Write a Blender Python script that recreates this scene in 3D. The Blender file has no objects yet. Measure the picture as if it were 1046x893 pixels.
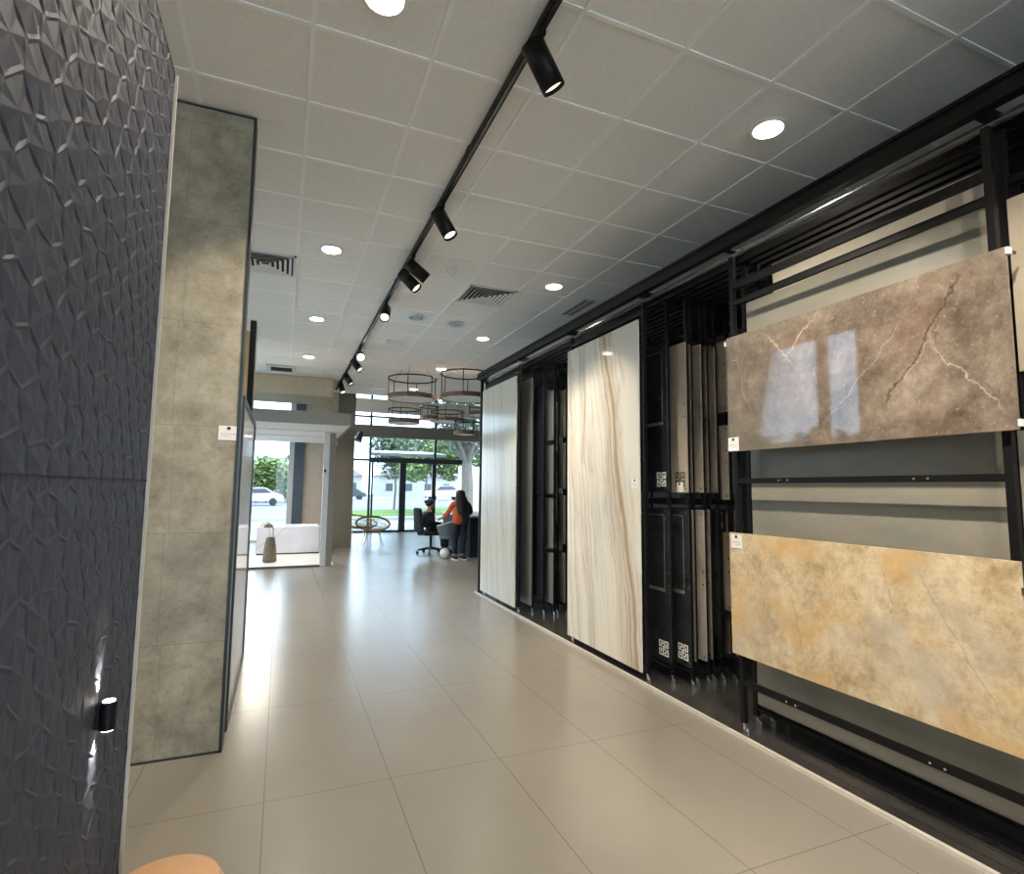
import bpy, bmesh, math, random
from mathutils import Vector, Matrix
random.seed(7)
C = bpy.context.scene.collection
PI = math.pi
EYE = 1.49
CEIL = 3.78

# ------------------------------------------------------------------ materials
def new_mat(name):
    m = bpy.data.materials.new(name); m.use_nodes = True
    nt = m.node_tree
    return m, nt, nt.nodes['Principled BSDF']

def setin(node, key, v):
    if key in node.inputs: node.inputs[key].default_value = v

def rgb(c): return (c[0], c[1], c[2], 1.0)

def plain(name, col, rough=.5, metal=0.0, spec=.5, emit=None, estr=0.0, var=.06, vscale=14):
    """principled surface with a slight procedural variation"""
    m, nt, b = new_mat(name)
    L = nt.links
    tc = nt.nodes.new('ShaderNodeTexCoord')
    n = nt.nodes.new('ShaderNodeTexNoise'); n.inputs['Scale'].default_value = vscale; n.inputs['Detail'].default_value = 3
    L.new(tc.outputs['Object'], n.inputs['Vector'])
    r = nt.nodes.new('ShaderNodeValToRGB')
    r.color_ramp.elements[0].color = rgb([max(0, c * (1 - var)) for c in col]); r.color_ramp.elements[0].position = .3
    r.color_ramp.elements[1].color = rgb([min(1, c * (1 + var)) for c in col]); r.color_ramp.elements[1].position = .7
    L.new(n.outputs['Fac'], r.inputs['Fac']); L.new(r.outputs['Color'], b.inputs['Base Color'])
    setin(b, 'Roughness', rough); setin(b, 'Metallic', metal); setin(b, 'Specular IOR Level', spec)
    if emit is not None:
        setin(b, 'Emission Color', rgb(emit)); setin(b, 'Emission Strength', estr)
    return m

class NT:
    """small helper for node maths"""
    def __init__(s, m):
        s.nt = m.node_tree; s.b = s.nt.nodes['Principled BSDF']; s.L = s.nt.links
        s.tc = s.nt.nodes.new('ShaderNodeTexCoord')
        s.sep = s.nt.nodes.new('ShaderNodeSeparateXYZ'); s.L.new(s.tc.outputs['Object'], s.sep.inputs[0])
        s.x, s.y, s.z = s.sep.outputs
        s.vec = s.tc.outputs['Object']
    def math(s, op, a, b=None, c=None, clamp=False):
        n = s.nt.nodes.new('ShaderNodeMath'); n.operation = op; n.use_clamp = clamp
        for i, v in enumerate((a, b, c)):
            if v is None: continue
            if isinstance(v, (int, float)): n.inputs[i].default_value = v
            else: s.L.new(v, n.inputs[i])
        return n.outputs[0]
    def noise(s, scale, detail=4, rough=.55, stretch=(1, 1, 1), loc=(0, 0, 0), dist=0.0):
        mp = s.nt.nodes.new('ShaderNodeMapping'); s.L.new(s.vec, mp.inputs['Vector'])
        mp.inputs['Scale'].default_value = stretch; mp.inputs['Location'].default_value = loc
        n = s.nt.nodes.new('ShaderNodeTexNoise'); s.L.new(mp.outputs[0], n.inputs['Vector'])
        n.inputs['Scale'].default_value = scale; n.inputs['Detail'].default_value = detail
        n.inputs['Roughness'].default_value = rough; n.inputs['Distortion'].default_value = dist
        return n.outputs['Fac']
    def ramp(s, fac, stops):
        r = s.nt.nodes.new('ShaderNodeValToRGB'); e = r.color_ramp.elements
        e[0].position, e[0].color = stops[0][0], rgb(stops[0][1])
        e[1].position, e[1].color = stops[-1][0], rgb(stops[-1][1])
        for p, c in stops[1:-1]:
            q = e.new(p); q.color = rgb(c)
        s.L.new(fac, r.inputs[0]); return r.outputs[0]
    def mask(s, fac, lo, hi):
        n = s.nt.nodes.new('ShaderNodeMapRange'); n.interpolation_type = 'SMOOTHSTEP'
        s.L.new(fac, n.inputs[0]); n.inputs[1].default_value = lo; n.inputs[2].default_value = hi
        n.inputs[3].default_value = 0; n.inputs[4].default_value = 1
        return n.outputs[0]
    def mix(s, fac, a, b, mode='MIX'):
        n = s.nt.nodes.new('ShaderNodeMix'); n.data_type = 'RGBA'; n.blend_type = mode
        if isinstance(fac, (int, float)): n.inputs[0].default_value = fac
        else: s.L.new(fac, n.inputs[0])
        for i, v in ((6, a), (7, b)):
            if isinstance(v, tuple): n.inputs[i].default_value = rgb(v)
            else: s.L.new(v, n.inputs[i])
        return n.outputs[2]
    def bump(s, h, strength=.3, dist=.002):
        n = s.nt.nodes.new('ShaderNodeBump'); n.inputs['Strength'].default_value = strength; n.inputs['Distance'].default_value = dist
        s.L.new(h, n.inputs['Height']); s.L.new(n.outputs[0], s.b.inputs['Normal'])
    def out(s, col, rough=.5, spec=.5):
        s.L.new(col, s.b.inputs['Base Color'])
        if isinstance(rough, (int, float)): setin(s.b, 'Roughness', rough)
        else: s.L.new(rough, s.b.inputs['Roughness'])
        setin(s.b, 'Specular IOR Level', spec)
    def vein(s, col, u0, slope, curve, width, vcol, strength, warp, soft=1.0, zr=None):
        """a vein following y = u0 + slope*z + curve*z*z, warped by noise"""
        c = s.math('MULTIPLY_ADD', s.z, curve, slope); c = s.math('MULTIPLY_ADD', c, s.z, u0)
        d = s.math('SUBTRACT', s.y, c); d = s.math('ADD', d, warp)
        d = s.math('ABSOLUTE', d)
        k = s.mask(d, width * soft, 0.0)
        k = s.math('MULTIPLY', k, strength)
        if zr:
            k = s.math('MULTIPLY', k, s.mask(s.z, zr[0], zr[0] + .12)); k = s.math('MULTIPLY', k, s.mask(s.z, zr[1], zr[1] - .12))
        return s.mix(k, col, vcol)

def new(name):
    m, nt, b = new_mat(name); return m, NT(m)

def centered(s, f, amp):     # noise 0..1 -> +-amp
    return s.math('MULTIPLY', s.math('SUBTRACT', f, .5), amp)

M = {}
# --- floor porcelain 60 x 120
def floor_mat():
    m, s = new('floor_porcelain')
    def grid(coord, off, step, w):
        f = s.math('FRACT', s.math('DIVIDE', s.math('SUBTRACT', coord, off), step))
        f = s.math('ABSOLUTE', s.math('SUBTRACT', f, .5))           # .5 on the joint
        return s.math('GREATER_THAN', f, .5 - w / step / 2)
    j = s.math('MAXIMUM', grid(s.x, -.0102, .5977, .0045), grid(s.y, 4.220, 1.210, .0045))
    n = s.noise(1.3, 5, .6); n2 = s.noise(9, 4)
    c = s.ramp(n, [(.3, (.285, .256, .212)), (.7, (.305, .276, .23))])
    c = s.mix(s.math('MULTIPLY', n2, .06), c, (.27, .24, .20))
    c = s.mix(j, c, (.17, .152, .128))
    s.out(c, s.ramp(n, [(.3, (.23,) * 3), (.7, (.26,) * 3)]), .5)
    s.bump(s.math('SUBTRACT', 1.0, j), .35, .001)
    return m
M['floor'] = floor_mat()
M['ceil'] = plain('ceiling_tile_white', (.86, .84, .80), .85, var=.03, vscale=40)
M['grid'] = plain('ceiling_grid_white', (.92, .91, .89), .6, var=.01)
M['white_paint'] = plain('white_paint', (.72, .70, .67), .5, var=.03)
M['black'] = plain('black_powder_coat', (.005, .005, .0055), .45, spec=.25, var=.15)
M['black_matte'] = plain('black_matte', (.012, .012, .013), .7, var=.15)
M['rail'] = plain('grey_rail_steel', (.16, .16, .16), .22, .8)
M['chrome'] = plain('chrome', (.75, .75, .75), .15, 1.0, var=.02)
M['back_black'] = plain('back_wall_black', (.018, .018, .019), .8)
M['wall'] = plain('wall_cream', (.60, .56, .49), .7, var=.03, vscale=3)
M['tag'] = plain('tag_white', (.80, .76, .74), .4, var=.02)
M['tag_dot'] = plain('tag_dot', (.02, .02, .02), .5)
M['tag_line'] = plain('tag_line', (.50, .47, .46), .6)
M['lamp_face'] = plain('lamp_face', (1, .95, .85), .5, emit=(1, .86, .66), estr=14)
M['lamp_dim'] = plain('lamp_lens', (.9, .85, .75), .3, emit=(1, .88, .7), estr=.8)
M['lamp_bright'] = plain('lamp_lens_bright', (1, .95, .85), .3, emit=(1, .9, .75), estr=12)
M['wire_blue'] = plain('dark_blue_grey', (.09, .11, .14), .45)
M['frame_dark'] = plain('aluminium_dark', (.025, .027, .03), .4)
M['brown_wall'] = plain('brown_plaster', (.19, .165, .12), .75, var=.05, vscale=3)
M['beam_grey'] = plain('canopy_grey', (.27, .25, .205), .6)
M['beam_brown'] = plain('facade_beam_brown', (.15, .135, .105), .6)
M['soffit'] = plain('canopy_white', (.74, .73, .70), .55)
M['tan'] = plain('bulkhead_tan', (.50, .42, .30), .7)
M['beige_wall'] = plain('beige_wall', (.70, .55, .42), .7)
M['yellow_wood'] = None
M['porc'] = plain('tub_white', (.80, .80, .84), .12, var=.02)
M['wicker'] = None
M['blind'] = plain('blind_fabric', (.55, .50, .42), .8)
M['skin'] = plain('skin', (.42, .24, .17), .5)
M['hair'] = plain('hair_dark', (.016, .009, .007), .45)
M['orange'] = plain('cloth_orange', (.62, .10, .02), .8)
M['cloth_black'] = plain('cloth_black', (.012, .013, .016), .8)
M['cloth_navy'] = plain('cloth_navy', (.014, .018, .03), .8)
M['cloth_grey'] = plain('cloth_grey', (.25, .25, .25), .8)
M['grey_shell'] = plain('grey_shell', (.13, .145, .16), .6)
M['white_plastic'] = plain('white_plastic', (.75, .75, .74), .4)
M['pouf'] = plain('pouf_leather', (.62, .36, .18), .55, var=.04)
M['rim'] = plain('rattan', (.36, .24, .11), .6, var=.3, vscale=60)
M['rim_green'] = plain('rattan_green', (.42, .38, .10), .6, var=.3, vscale=60)
M['brown_ring'] = plain('wood_ring', (.16, .085, .05), .5, var=.25, vscale=30)
M['diffuser'] = plain('pendant_diffuser', (.75, .70, .66), .5)
M['asphalt'] = plain('asphalt', (.15, .15, .175), .8, var=.08)
M['pave'] = plain('paving', (.24, .24, .235), .8, var=.08)
M['pave_bounce'] = plain('paving_bounce', (.62, .60, .56), .8, var=.06)  # paving kept pale so the unseen yards bounce light onto the ceiling
M['pave_dark'] = plain('paving_dark', (.12, .125, .12), .8)
M['bark'] = plain('bark', (.13, .11, .09), .9, var=.3)
M['car_white'] = plain('car_white', (.45, .45, .47), .25)
M['car_dark'] = plain('car_dark', (.05, .06, .07), .25)
M['tyre'] = plain('tyre', (.02, .02, .02), .8)
M['house'] = plain('house_white', (.34, .34, .335), .8)
M['rooftile'] = plain('roof_tile', (.14, .11, .10), .8)
M['trim_light'] = plain('trim_light', (.62, .56, .48), .35)
M['silver'] = plain('silver_inlay', (.55, .55, .53), .25, .8)
M['emblem'] = plain('emblem_silver', (.72, .71, .66), .35)
M['emblem_dark'] = plain('emblem_dark', (.02, .02, .02), .4)

def stone(name, stops, scale, rough, spec=.5, speck=0.0, speck_col=(.2, .18, .15), patch=None, stretch=(1, 1, 1), dist=.6):
    m, s = new(name)
    n = s.noise(scale, 9, .62, stretch, dist=dist)
    c = s.ramp(n, stops)
    if patch:
        p = s.mask(s.noise(patch[0], 6, .6, stretch, (3.1, 1.7, 5.2), .4), patch[1], patch[2])
        c = s.mix(s.math('MULTIPLY', p, patch[4]), c, patch[3])
    if speck:
        q = s.mask(s.noise(55, 5, .7), .60, .72)
        c = s.mix(s.math('MULTIPLY', q, speck), c, speck_col)
    s.out(c, rough, spec)
    return m, s, c

# pillar tiles: olive grey stone, joints in the material
def pillar_mat():
    m, s = new('pillar_stone_tiles')
    n = s.noise(3.6, 10, .72, dist=.2); n2 = s.noise(9, 8, .75, loc=(4, 2, 1))
    c = s.ramp(n, [(.30, (.15, .130, .092)), (.45, (.285, .25, .182)), (.58, (.39, .345, .255)), (.72, (.48, .43, .33))])
    c = s.mix(s.math('MULTIPLY', s.mask(n2, .55, .7), .55), c, (.19, .17, .13))
    q = s.mask(s.noise(42, 6, .8), .54, .66)
    c = s.mix(s.math('MULTIPLY', q, .6), c, (.13, .105, .07))
    row = s.math('FLOOR', s.math('DIVIDE', s.z, .6115))
    tint = s.math('FRACT', s.math('MULTIPLY', s.math('SINE', s.math('MULTIPLY', row, 12.9898)), 43758.5))
    c = s.mix(s.math('MULTIPLY', tint, .25), c, (.23, .225, .2))
    fz = s.math('ABSOLUTE', s.math('SUBTRACT', s.math('FRACT', s.math('DIVIDE', s.z, .6115)), .5))
    jz = s.math('GREATER_THAN', fz, .5 - .0025)
    par = s.math('MULTIPLY', s.math('MODULO', row, 2.0), .02)
    fx = s.math('ABSOLUTE', s.math('SUBTRACT', s.math('ADD', s.x, par), -.325))
    jx = s.math('LESS_THAN', fx, .0012)
    j = s.math('MAXIMUM', jz, jx)
    c = s.mix(s.math('MULTIPLY', j, .7), c, (.15, .13, .10))
    s.out(c, .5, .35)
    s.bump(n2, .15, .002)
    return m
M['pillar'] = pillar_mat()

def relief_mat():
    m, s = new('relief_slate_blue')
    n = s.noise(30, 4)
    s.out(s.ramp(n, [(.3, (.034, .039, .056)), (.7, (.044, .050, .071))]), .56, .35)
    s.bump(s.noise(300, 2), .08, .001)
    return m
M['relief'] = relief_mat()

def slab_mat(name, base, vein_tan, vein_grey, veins, seed, rough=.06):
    m, s = new(name)
    w1 = centered(s, s.noise(1.5, 3, .5, (1, 1, .7), (seed, 0, 0)), .22)
    w2 = centered(s, s.noise(14, 4, .6, (1, 1, .35), (0, seed, 0)), .03)
    warp = s.math('ADD', w1, w2)
    tilt = s.nt.nodes.new('ShaderNodeCombineXYZ')
    s.L.new(s.x, tilt.inputs[0]); s.L.new(s.math('ADD', s.math('MULTIPLY_ADD', s.z, -.13, s.y), warp), tilt.inputs[1]); s.L.new(s.z, tilt.inputs[2])
    keep = s.vec; s.vec = tilt.outputs[0]
    band = s.noise(3.2, 3, .5, (1, 1, .10), (0, seed, seed))
    streak = s.noise(16, 5, .6, (1, 1, .05), (0, seed + 2, 0))
    s.vec = keep
    c = s.ramp(band, [(.32, base), (.5, tuple(x * 1.06 for x in base)), (.68, tuple(.75 * a + .25 * b for a, b in zip(base, vein_tan)))])
    k = s.mask(s.math('ABSOLUTE', s.math('SUBTRACT', streak, .5)), .035, 0.0)
    c = s.mix(s.math('MULTIPLY', k, s.math('MULTIPLY', s.mask(band, .42, .62), .45)), c, vein_grey)
    for v in veins:
        c = s.vein(c, v[0], v[1], v[2], v[3], vein_tan if v[4] else vein_grey, v[5], warp, zr=(v[6] if len(v) > 6 else None))
    s.out(c, rough, .55 if rough < .1 else .3)
    return m
# veins: y0 at z=0, slope, curvature, width, tan?, strength   (local y runs away from the viewer)
TAN = (.40, .27, .13); GRY = (.27, .235, .19)
M['slab_near'] = slab_mat('marble_cream_gold', (.74, .70, .61), TAN, GRY, [
    (.06, .16, .0, .05, True, .75), (.05, .165, 0, .010, False, .75), (.12, .17, 0, .014, True, .8), (.17, .15, .0, .006, False, .5),
    (.30, .12, .02, .006, False, .45), (.42, .15, 0, .005, False, .4), (.70, .06, .01, .012, False, .55), (.78, .05, .01, .006, False, .5),
    (.73, .09, 0, .045, True, .22), (.95, .05, 0, .006, False, .5), (1.00, .06, 0, .05, True, .35), (1.12, .03, 0, .012, True, .6), (1.08, .05, 0, .006, False, .5),
    (.25, .10, .02, .07, True, .25), (.95, -.10, .03, .03, True, .5, (1.6, 3.2))], 1.3)
M['slab_far'] = slab_mat('marble_cream_grey', (.57, .52, .425), (.40, .32, .22), (.25, .235, .21), [
    (.15, .14, 0, .03, False, .3), (.22, .15, 0, .008, False, .6), (.35, .12, 0, .006, False, .5), (.55, .10, 0, .02, False, .4), (.60, .09, 0, .006, False, .55),
    (.80, .07, 0, .010, False, .5), (.95, .05, 0, .04, True, .35), (1.05, .04, 0, .008, False, .5)], 4.7, .16)

def taupe_mat():
    m, s = new('marble_taupe')
    n = s.noise(4.5, 12, .76, dist=.15, loc=(1, 5, 2)); n2 = s.noise(1.1, 4, .5, loc=(7, 1, 3)); n3 = s.noise(2.2, 6, .6, loc=(3, 8, 1))
    c = s.ramp(n, [(.30, (.060, .043, .032)), (.43, (.135, .102, .078)), (.55, (.215, .17, .132)), (.70, (.36, .30, .24))])
    c = s.mix(s.math('MULTIPLY', s.mask(n2, .45, .62), .6), c, (.165, .155, .132))
    c = s.mix(s.math('MULTIPLY', s.mask(n3, .52, .66), .4), c, (.19, .115, .08))
    q = s.mask(s.noise(40, 8, .8), .56, .66); c = s.mix(s.math('MULTIPLY', q, .55), c, (.48, .41, .33))
    q = s.mask(s.noise(30, 8, .8, loc=(6, 6, 2)), .57, .66); c = s.mix(s.math('MULTIPLY', q, .55), c, (.10, .075, .055))
    w = s.math('ADD', centered(s, s.noise(5, 5, .6, loc=(0, 3, 0)), .20), centered(s, s.noise(26, 5, .7), .05))
    # long dark crack and pale companions (local y 0 = near end, z 0 = bottom)
    c = s.vein(c, .66, -.95, .35, .010, (.06, .042, .03), .9, w, zr=(.12, .75))
    c = s.vein(c, .64, -.95, .36, .008, (.52, .44, .36), .35, w, zr=(.2, .5))
    c = s.vein(c, -.02, .75, 0, .007, (.52, .46, .40), .65, w, zr=(.04, .45))
    c = s.vein(c, -.05, .75, 0, .004, (.12, .1, .08), .7, w, zr=(.04, .45))
    c = s.vein(c, 1.55, -.95, 0, .008, (.60, .47, .34), .75, w, zr=(.46, .74))
    c = s.vein(c, .62, .85, 0, .008, (.58, .46, .34), .7, w, zr=(.42, .74))
    c = s.vein(c, .95, -1.1, .2, .006, (.50, .42, .33), .5, w, zr=(.05, .6))
    c = s.vein(c, .40, -.3, 0, .006, (.07, .05, .04), .6, w, zr=(.3, .75))
    c = s.vein(c, 1.25, .35, 0, .005, (.50, .40, .31), .5, w, zr=(.2, .7))
    s.out(c, .04, .65)
    return m
M['taupe'] = taupe_mat()

def gold_mat():
    m, s = new('stone_gold_beige')
    n = s.noise(6, 12, .78, dist=.1, loc=(4, 1, 2)); a = s.noise(1.7, 7, .62, loc=(9, 2.2, 1.4)); b = s.noise(2.2, 7, .62, loc=(1, 6.1, 3))
    c = s.ramp(n, [(.30, (.26, .18, .10)), (.43, (.46, .345, .20)), (.55, (.63, .51, .34)), (.70, (.76, .66, .49))])
    c = s.mix(s.math('MULTIPLY', s.mask(a, .49, .61), .6), c, (.50, .44, .355))
    c = s.mix(s.math('MULTIPLY', s.mask(b, .46, .60), .7), c, (.60, .38, .15))
    q = s.mask(s.noise(45, 6, .8), .56, .68); c = s.mix(s.math('MULTIPLY', q, .5), c, (.36, .26, .15))
    q = s.mask(s.noise(38, 6, .8, loc=(5, 5, 5)), .58, .68); c = s.mix(s.math('MULTIPLY', q, .5), c, (.74, .67, .54))
    w = s.math('ADD', centered(s, s.noise(4, 5, .6), .10), centered(s, s.noise(30, 4, .6), .02))
    for u, sl, zr in ((.02, .55, (.1, .7)), (.35, .30, (.42, .7)), (.95, .25, (.05, .5))):
        c = s.vein(c, u, sl, 0, .006, (.27, .21, .14), .5, w, zr=zr)
    s.out(c, .42, .35)
    return m
M['gold'] = gold_mat()
M['grey_slab'], _s, _c = stone('stone_light_grey', [(.3, (.22, .205, .17)), (.5, (.28, .262, .215)), (.7, (.33, .31, .255))], 1.6, .3, patch=(3.5, .5, .65, (.20, .205, .185), .6), stretch=(1, .4, 1))
M['cream_slab'], _s, _c = stone('stone_cream', [(.3, (.52, .46, .37)), (.7, (.60, .54, .44))], 1.2, .3)
M['beige_tile'], _s, _c = stone('stone_beige', [(.3, (.30, .25, .19)), (.7, (.46, .39, .30))], 3, .3, stretch=(1, 1, .5))
M['taupe_tile'], _s, _c = stone('stone_brown_grey', [(.3, (.17, .14, .115)), (.7, (.30, .25, .21))], 3, .3)
M['pale_tile'], _s, _c = stone('stone_pale_veined', [(.3, (.34, .30, .25)), (.5, (.46, .42, .36)), (.62, (.50, .46, .40)), (.7, (.27, .23, .18))], 2.2, .2, dist=1.2)
M['dark_tile'], _s, _c = stone('stone_black', [(.3, (.012, .013, .015)), (.7, (.03, .031, .034))], 4, .18)
M['navy_tile'], _s, _c = stone('stone_navy', [(.3, (.010, .012, .018)), (.7, (.022, .026, .036))], 4, .15)
M['grey_tile'], _s, _c = stone('stone_mid_grey', [(.3, (.16, .155, .14)), (.7, (.25, .24, .215))], 2, .3, stretch=(1, 1, .3))
M['platform'] = None

def platform_mat():
    m, s = new('rack_platform_black')
    f = s.math('ABSOLUTE', s.math('SUBTRACT', s.math('FRACT', s.math('DIVIDE', s.x, .08)), .5))
    g = s.math('GREATER_THAN', f, .46)
    f2 = s.math('ABSOLUTE', s.math('SUBTRACT', s.math('FRACT', s.math('DIVIDE', s.y, .6)), .5))
    g2 = s.math('GREATER_THAN', f2, .497)
    n = s.noise(3, 7, .65, (1, .5, 1))
    c = s.ramp(n, [(.3, (.032, .030, .027)), (.7, (.065, .060, .052))])
    c = s.mix(s.math('MULTIPLY', s.math('MAXIMUM', g, g2), .8), c, (.006, .006, .006))
    s.out(c, .22, .45); s.bump(s.math('SUBTRACT', 1.0, g), .3, .002)
    return m
M['platform'] = platform_mat()
def wood_mat(name, a, b, sc=6):
    m, s = new(name)
    n = s.noise(sc, 6, .6, (1, 1, .08)); s.out(s.ramp(n, [(.3, a), (.7, b)]), .45, .4); return m
M['yellow_wood'] = wood_mat('wood_yellow', (.42, .27, .10), (.56, .38, .17))
def wicker_mat():
    m, s = new('wicker_grey')
    v = s.nt.nodes.new('ShaderNodeTexVoronoi'); v.inputs['Scale'].default_value = 38; s.L.new(s.vec, v.inputs['Vector'])
    s.out(s.ramp(v.outputs['Distance'], [(.05, (.42, .36, .28)), (.5, (.22, .17, .12))]), .8, .3); s.bump(v.outputs['Distance'], .6, .01); return m
M['wicker'] = wicker_mat()
def grass_mat():
    m, s = new('grass'); n = s.noise(3, 6, .7); s.out(s.ramp(n, [(.3, (.07, .125, .022)), (.7, (.12, .19, .04))]), .9, .2); return m
M['grass'] = grass_mat()
def leaf_mat(name, a, b):
    m, s = new(name); n = s.noise(.9, 4, .6); s.out(s.ramp(n, [(.3, a), (.7, b)]), .6, .3)
    setin(s.b, 'Subsurface Weight', 0.0); return m
M['leaf'] = leaf_mat('leaf_green', (.04, .075, .018), (.13, .19, .06))
M['leaf2'] = leaf_mat('leaf_grey_green', (.07, .10, .06), (.18, .22, .15))
M['leaf3'] = leaf_mat('leaf_fresh', (.085, .13, .035), (.19, .25, .085))
def marble_tub():
    m, s = new('tub_front_marble')
    w = centered(s, s.noise(4, 5, .6), .2)
    d = s.math('ABSOLUTE', s.math('ADD', s.math('SUBTRACT', s.math('MULTIPLY', s.x, .75), s.z), s.math('ADD', w, .12)))
    k = s.mask(d, .02, 0.0); n = s.noise(2, 5)
    c = s.ramp(n, [(.3, (.62, .62, .68)), (.7, (.76, .76, .82))]); c = s.mix(s.math('MULTIPLY', k, .6), c, (.38, .37, .40)); s.out(c, .15, .5); return m
M['tub_marble'] = marble_tub()
def glass_mat(name, tint=(.90, .96, .99), refl=.08):
    m = bpy.data.materials.new(name); m.use_nodes = True; nt = m.node_tree; nt.nodes.clear()
    o = nt.nodes.new('ShaderNodeOutputMaterial'); t = nt.nodes.new('ShaderNodeBsdfTransparent'); g = nt.nodes.new('ShaderNodeBsdfGlossy')
    t.inputs[0].default_value = rgb(tint); g.inputs['Roughness'].default_value = .02
    f = nt.nodes.new('ShaderNodeFresnel'); f.inputs[0].default_value = 1.45
    mx = nt.nodes.new('ShaderNodeMixShader'); nt.links.new(f.outputs[0], mx.inputs[0]); nt.links.new(t.outputs[0], mx.inputs[1]); nt.links.new(g.outputs[0], mx.inputs[2])
    nt.links.new(mx.outputs[0], o.inputs[0]); return m
M['glass'] = glass_mat('window_glass')
M['gloss_grey'] = plain('gloss_grey_panel', (.46, .46, .45), .10, var=.04, vscale=3)

# ------------------------------------------------------------------ mesh helpers
def BM(): return bmesh.new()
def box(bm, x0, x1, y0, y1, z0, z1, bev=0.0):
    r = bmesh.ops.create_cube(bm, size=1.0)
    vs = r['verts']
    for v in vs:
        v.co = Vector(((x0 + x1) / 2 + v.co.x * (x1 - x0), (y0 + y1) / 2 + v.co.y * (y1 - y0), (z0 + z1) / 2 + v.co.z * (z1 - z0)))
    if bev:
        es = list({e for v in vs for e in v.link_edges})
        bmesh.ops.bevel(bm, geom=es, offset=bev, segments=2, affect='EDGES', profile=.6)
    return vs
def cyl(bm, p0, p1, r0, r1=None, seg=16, caps=True):
    p0, p1 = Vector(p0), Vector(p1); r1 = r0 if r1 is None else r1
    d = p1 - p0; q = d.to_track_quat('Z', 'Y').to_matrix().to_4x4()
    mat = Matrix.Translation((p0 + p1) / 2) @ q
    bmesh.ops.create_cone(bm, cap_ends=caps, cap_tris=False, segments=seg, radius1=r0, radius2=r1, depth=d.length, matrix=mat)
def tube(bm, pts, r, seg=8, closed=False):
    """swept round tube along points"""
    pts = [Vector(p) for p in pts]; n = len(pts); rings = []
    for i, p in enumerate(pts):
        a = pts[i - 1] if (i > 0 or closed) else p; b = pts[(i + 1) % n] if (i < n - 1 or closed) else p
        d = (b - a).normalized(); up = Vector((0, 0, 1)) if abs(d.z) < .95 else Vector((1, 0, 0))
        s = d.cross(up).normalized(); t = s.cross(d)
        rr = r[i] if isinstance(r, (list, tuple)) else r
        rings.append([bm.verts.new(p + rr * (math.cos(k * 2 * PI / seg) * s + math.sin(k * 2 * PI / seg) * t)) for k in range(seg)])
    m = n if closed else n - 1
    for i in range(m):
        A, B = rings[i], rings[(i + 1) % n]
        for k in range(seg): bm.faces.new((A[k], A[(k + 1) % seg], B[(k + 1) % seg], B[k]))
    if not closed:
        bm.faces.new(list(reversed(rings[0]))); bm.faces.new(rings[-1])
def lathe(bm, prof, seg=32, cx=0, cy=0, cap=True):
    rings = []
    for r, z in prof:
        rings.append([bm.verts.new((cx + r * math.cos(2 * PI * k / seg), cy + r * math.sin(2 * PI * k / seg), z)) for k in range(seg)])
    for i in range(len(rings) - 1):
        A, B = rings[i], rings[i + 1]
        for k in range(seg): bm.faces.new((A[k], A[(k + 1) % seg], B[(k + 1) % seg], B[k]))
    if cap:
        bm.faces.new(list(reversed(rings[0]))); bm.faces.new(rings[-1])
def sph(bm, c, r, sc=(1, 1, 1), u=16, v=10):
    mat = Matrix.Translation(c) @ Matrix.Diagonal((sc[0], sc[1], sc[2], 1))
    bmesh.ops.create_uvsphere(bm, u_segments=u, v_segments=v, radius=r, matrix=mat)
def ob(name, bm, mat, parent=None, loc=(0, 0, 0), smooth=False, rotz=0.0):
    bmesh.ops.recalc_face_normals(bm, faces=bm.faces)
    me = bpy.data.meshes.new(name); bm.to_mesh(me); bm.free()
    if smooth:
        for p in me.polygons: p.use_smooth = True
        try: me.set_sharp_from_angle(angle=math.radians(40))
        except Exception: pass
    me.materials.append(mat)
    o = bpy.data.objects.new(name, me); C.objects.link(o); o.location = loc; o.rotation_euler = (0, 0, rotz)
    if parent: o.parent = parent
    return o
def tag(o, label, cat, group=None):
    o['label'] = label; o['category'] = cat
    if group: o['group'] = group
    return o
def thing(name, label, cat, loc=(0, 0, 0), rotz=0.0, group=None):
    o = bpy.data.objects.new(name, None); C.objects.link(o); o.empty_display_size = .1
    o.location = loc; o.rotation_euler = (0, 0, rotz)
    return tag(o, label, cat, group)
def struct(name, bm, mat, **k):
    o = ob(name, bm, mat, **k)
    if not k.get('parent'): o['kind'] = 'structure'
    return o
def sbox(name, mat, *a, parent=None, bev=0):
    bm = BM(); box(bm, *a, bev=bev); return struct(name, bm, mat, parent=parent)
def pbox(name, mat, parent, *a, bev=0.0):
    bm = BM(); box(bm, *a, bev=bev); return ob(name, bm, mat, parent)
def dup(root, loc=None, rotz=None, label=None, group=None):
    r = root.copy(); C.objects.link(r)
    if loc is not None: r.location = loc
    if rotz is not None: r.rotation_euler = (0, 0, rotz)
    if label: r['label'] = label
    if group: r['group'] = group
    for ch in list(root.children):
        c = ch.copy(); C.objects.link(c); c.parent = r
        for g in list(ch.children):
            d = g.copy(); C.objects.link(d); d.parent = c
    return r
def light(kind, loc, energy, color, target=None, **k):
    l = bpy.data.lights.new('lamp_or_fill_light', kind); l.energy = energy; l.color = color
    for a, v in k.items(): setattr(l, a, v)
    o = bpy.data.objects.new('lamp_or_fill_light', l); C.objects.link(o); o.location = loc
    d = (Vector(target) - Vector(loc)) if target is not None else Vector((0, 0, -1))
    o.rotation_euler = d.to_track_quat('-Z', 'Y').to_euler()
    return o
WARM = (1.0, .885, .73)

# ------------------------------------------------------------------ room shell
bm = BM(); box(bm, -1.85, 7.1, -5.0, 19.3, -.15, 0); struct('floor', bm, M['floor'])

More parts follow.
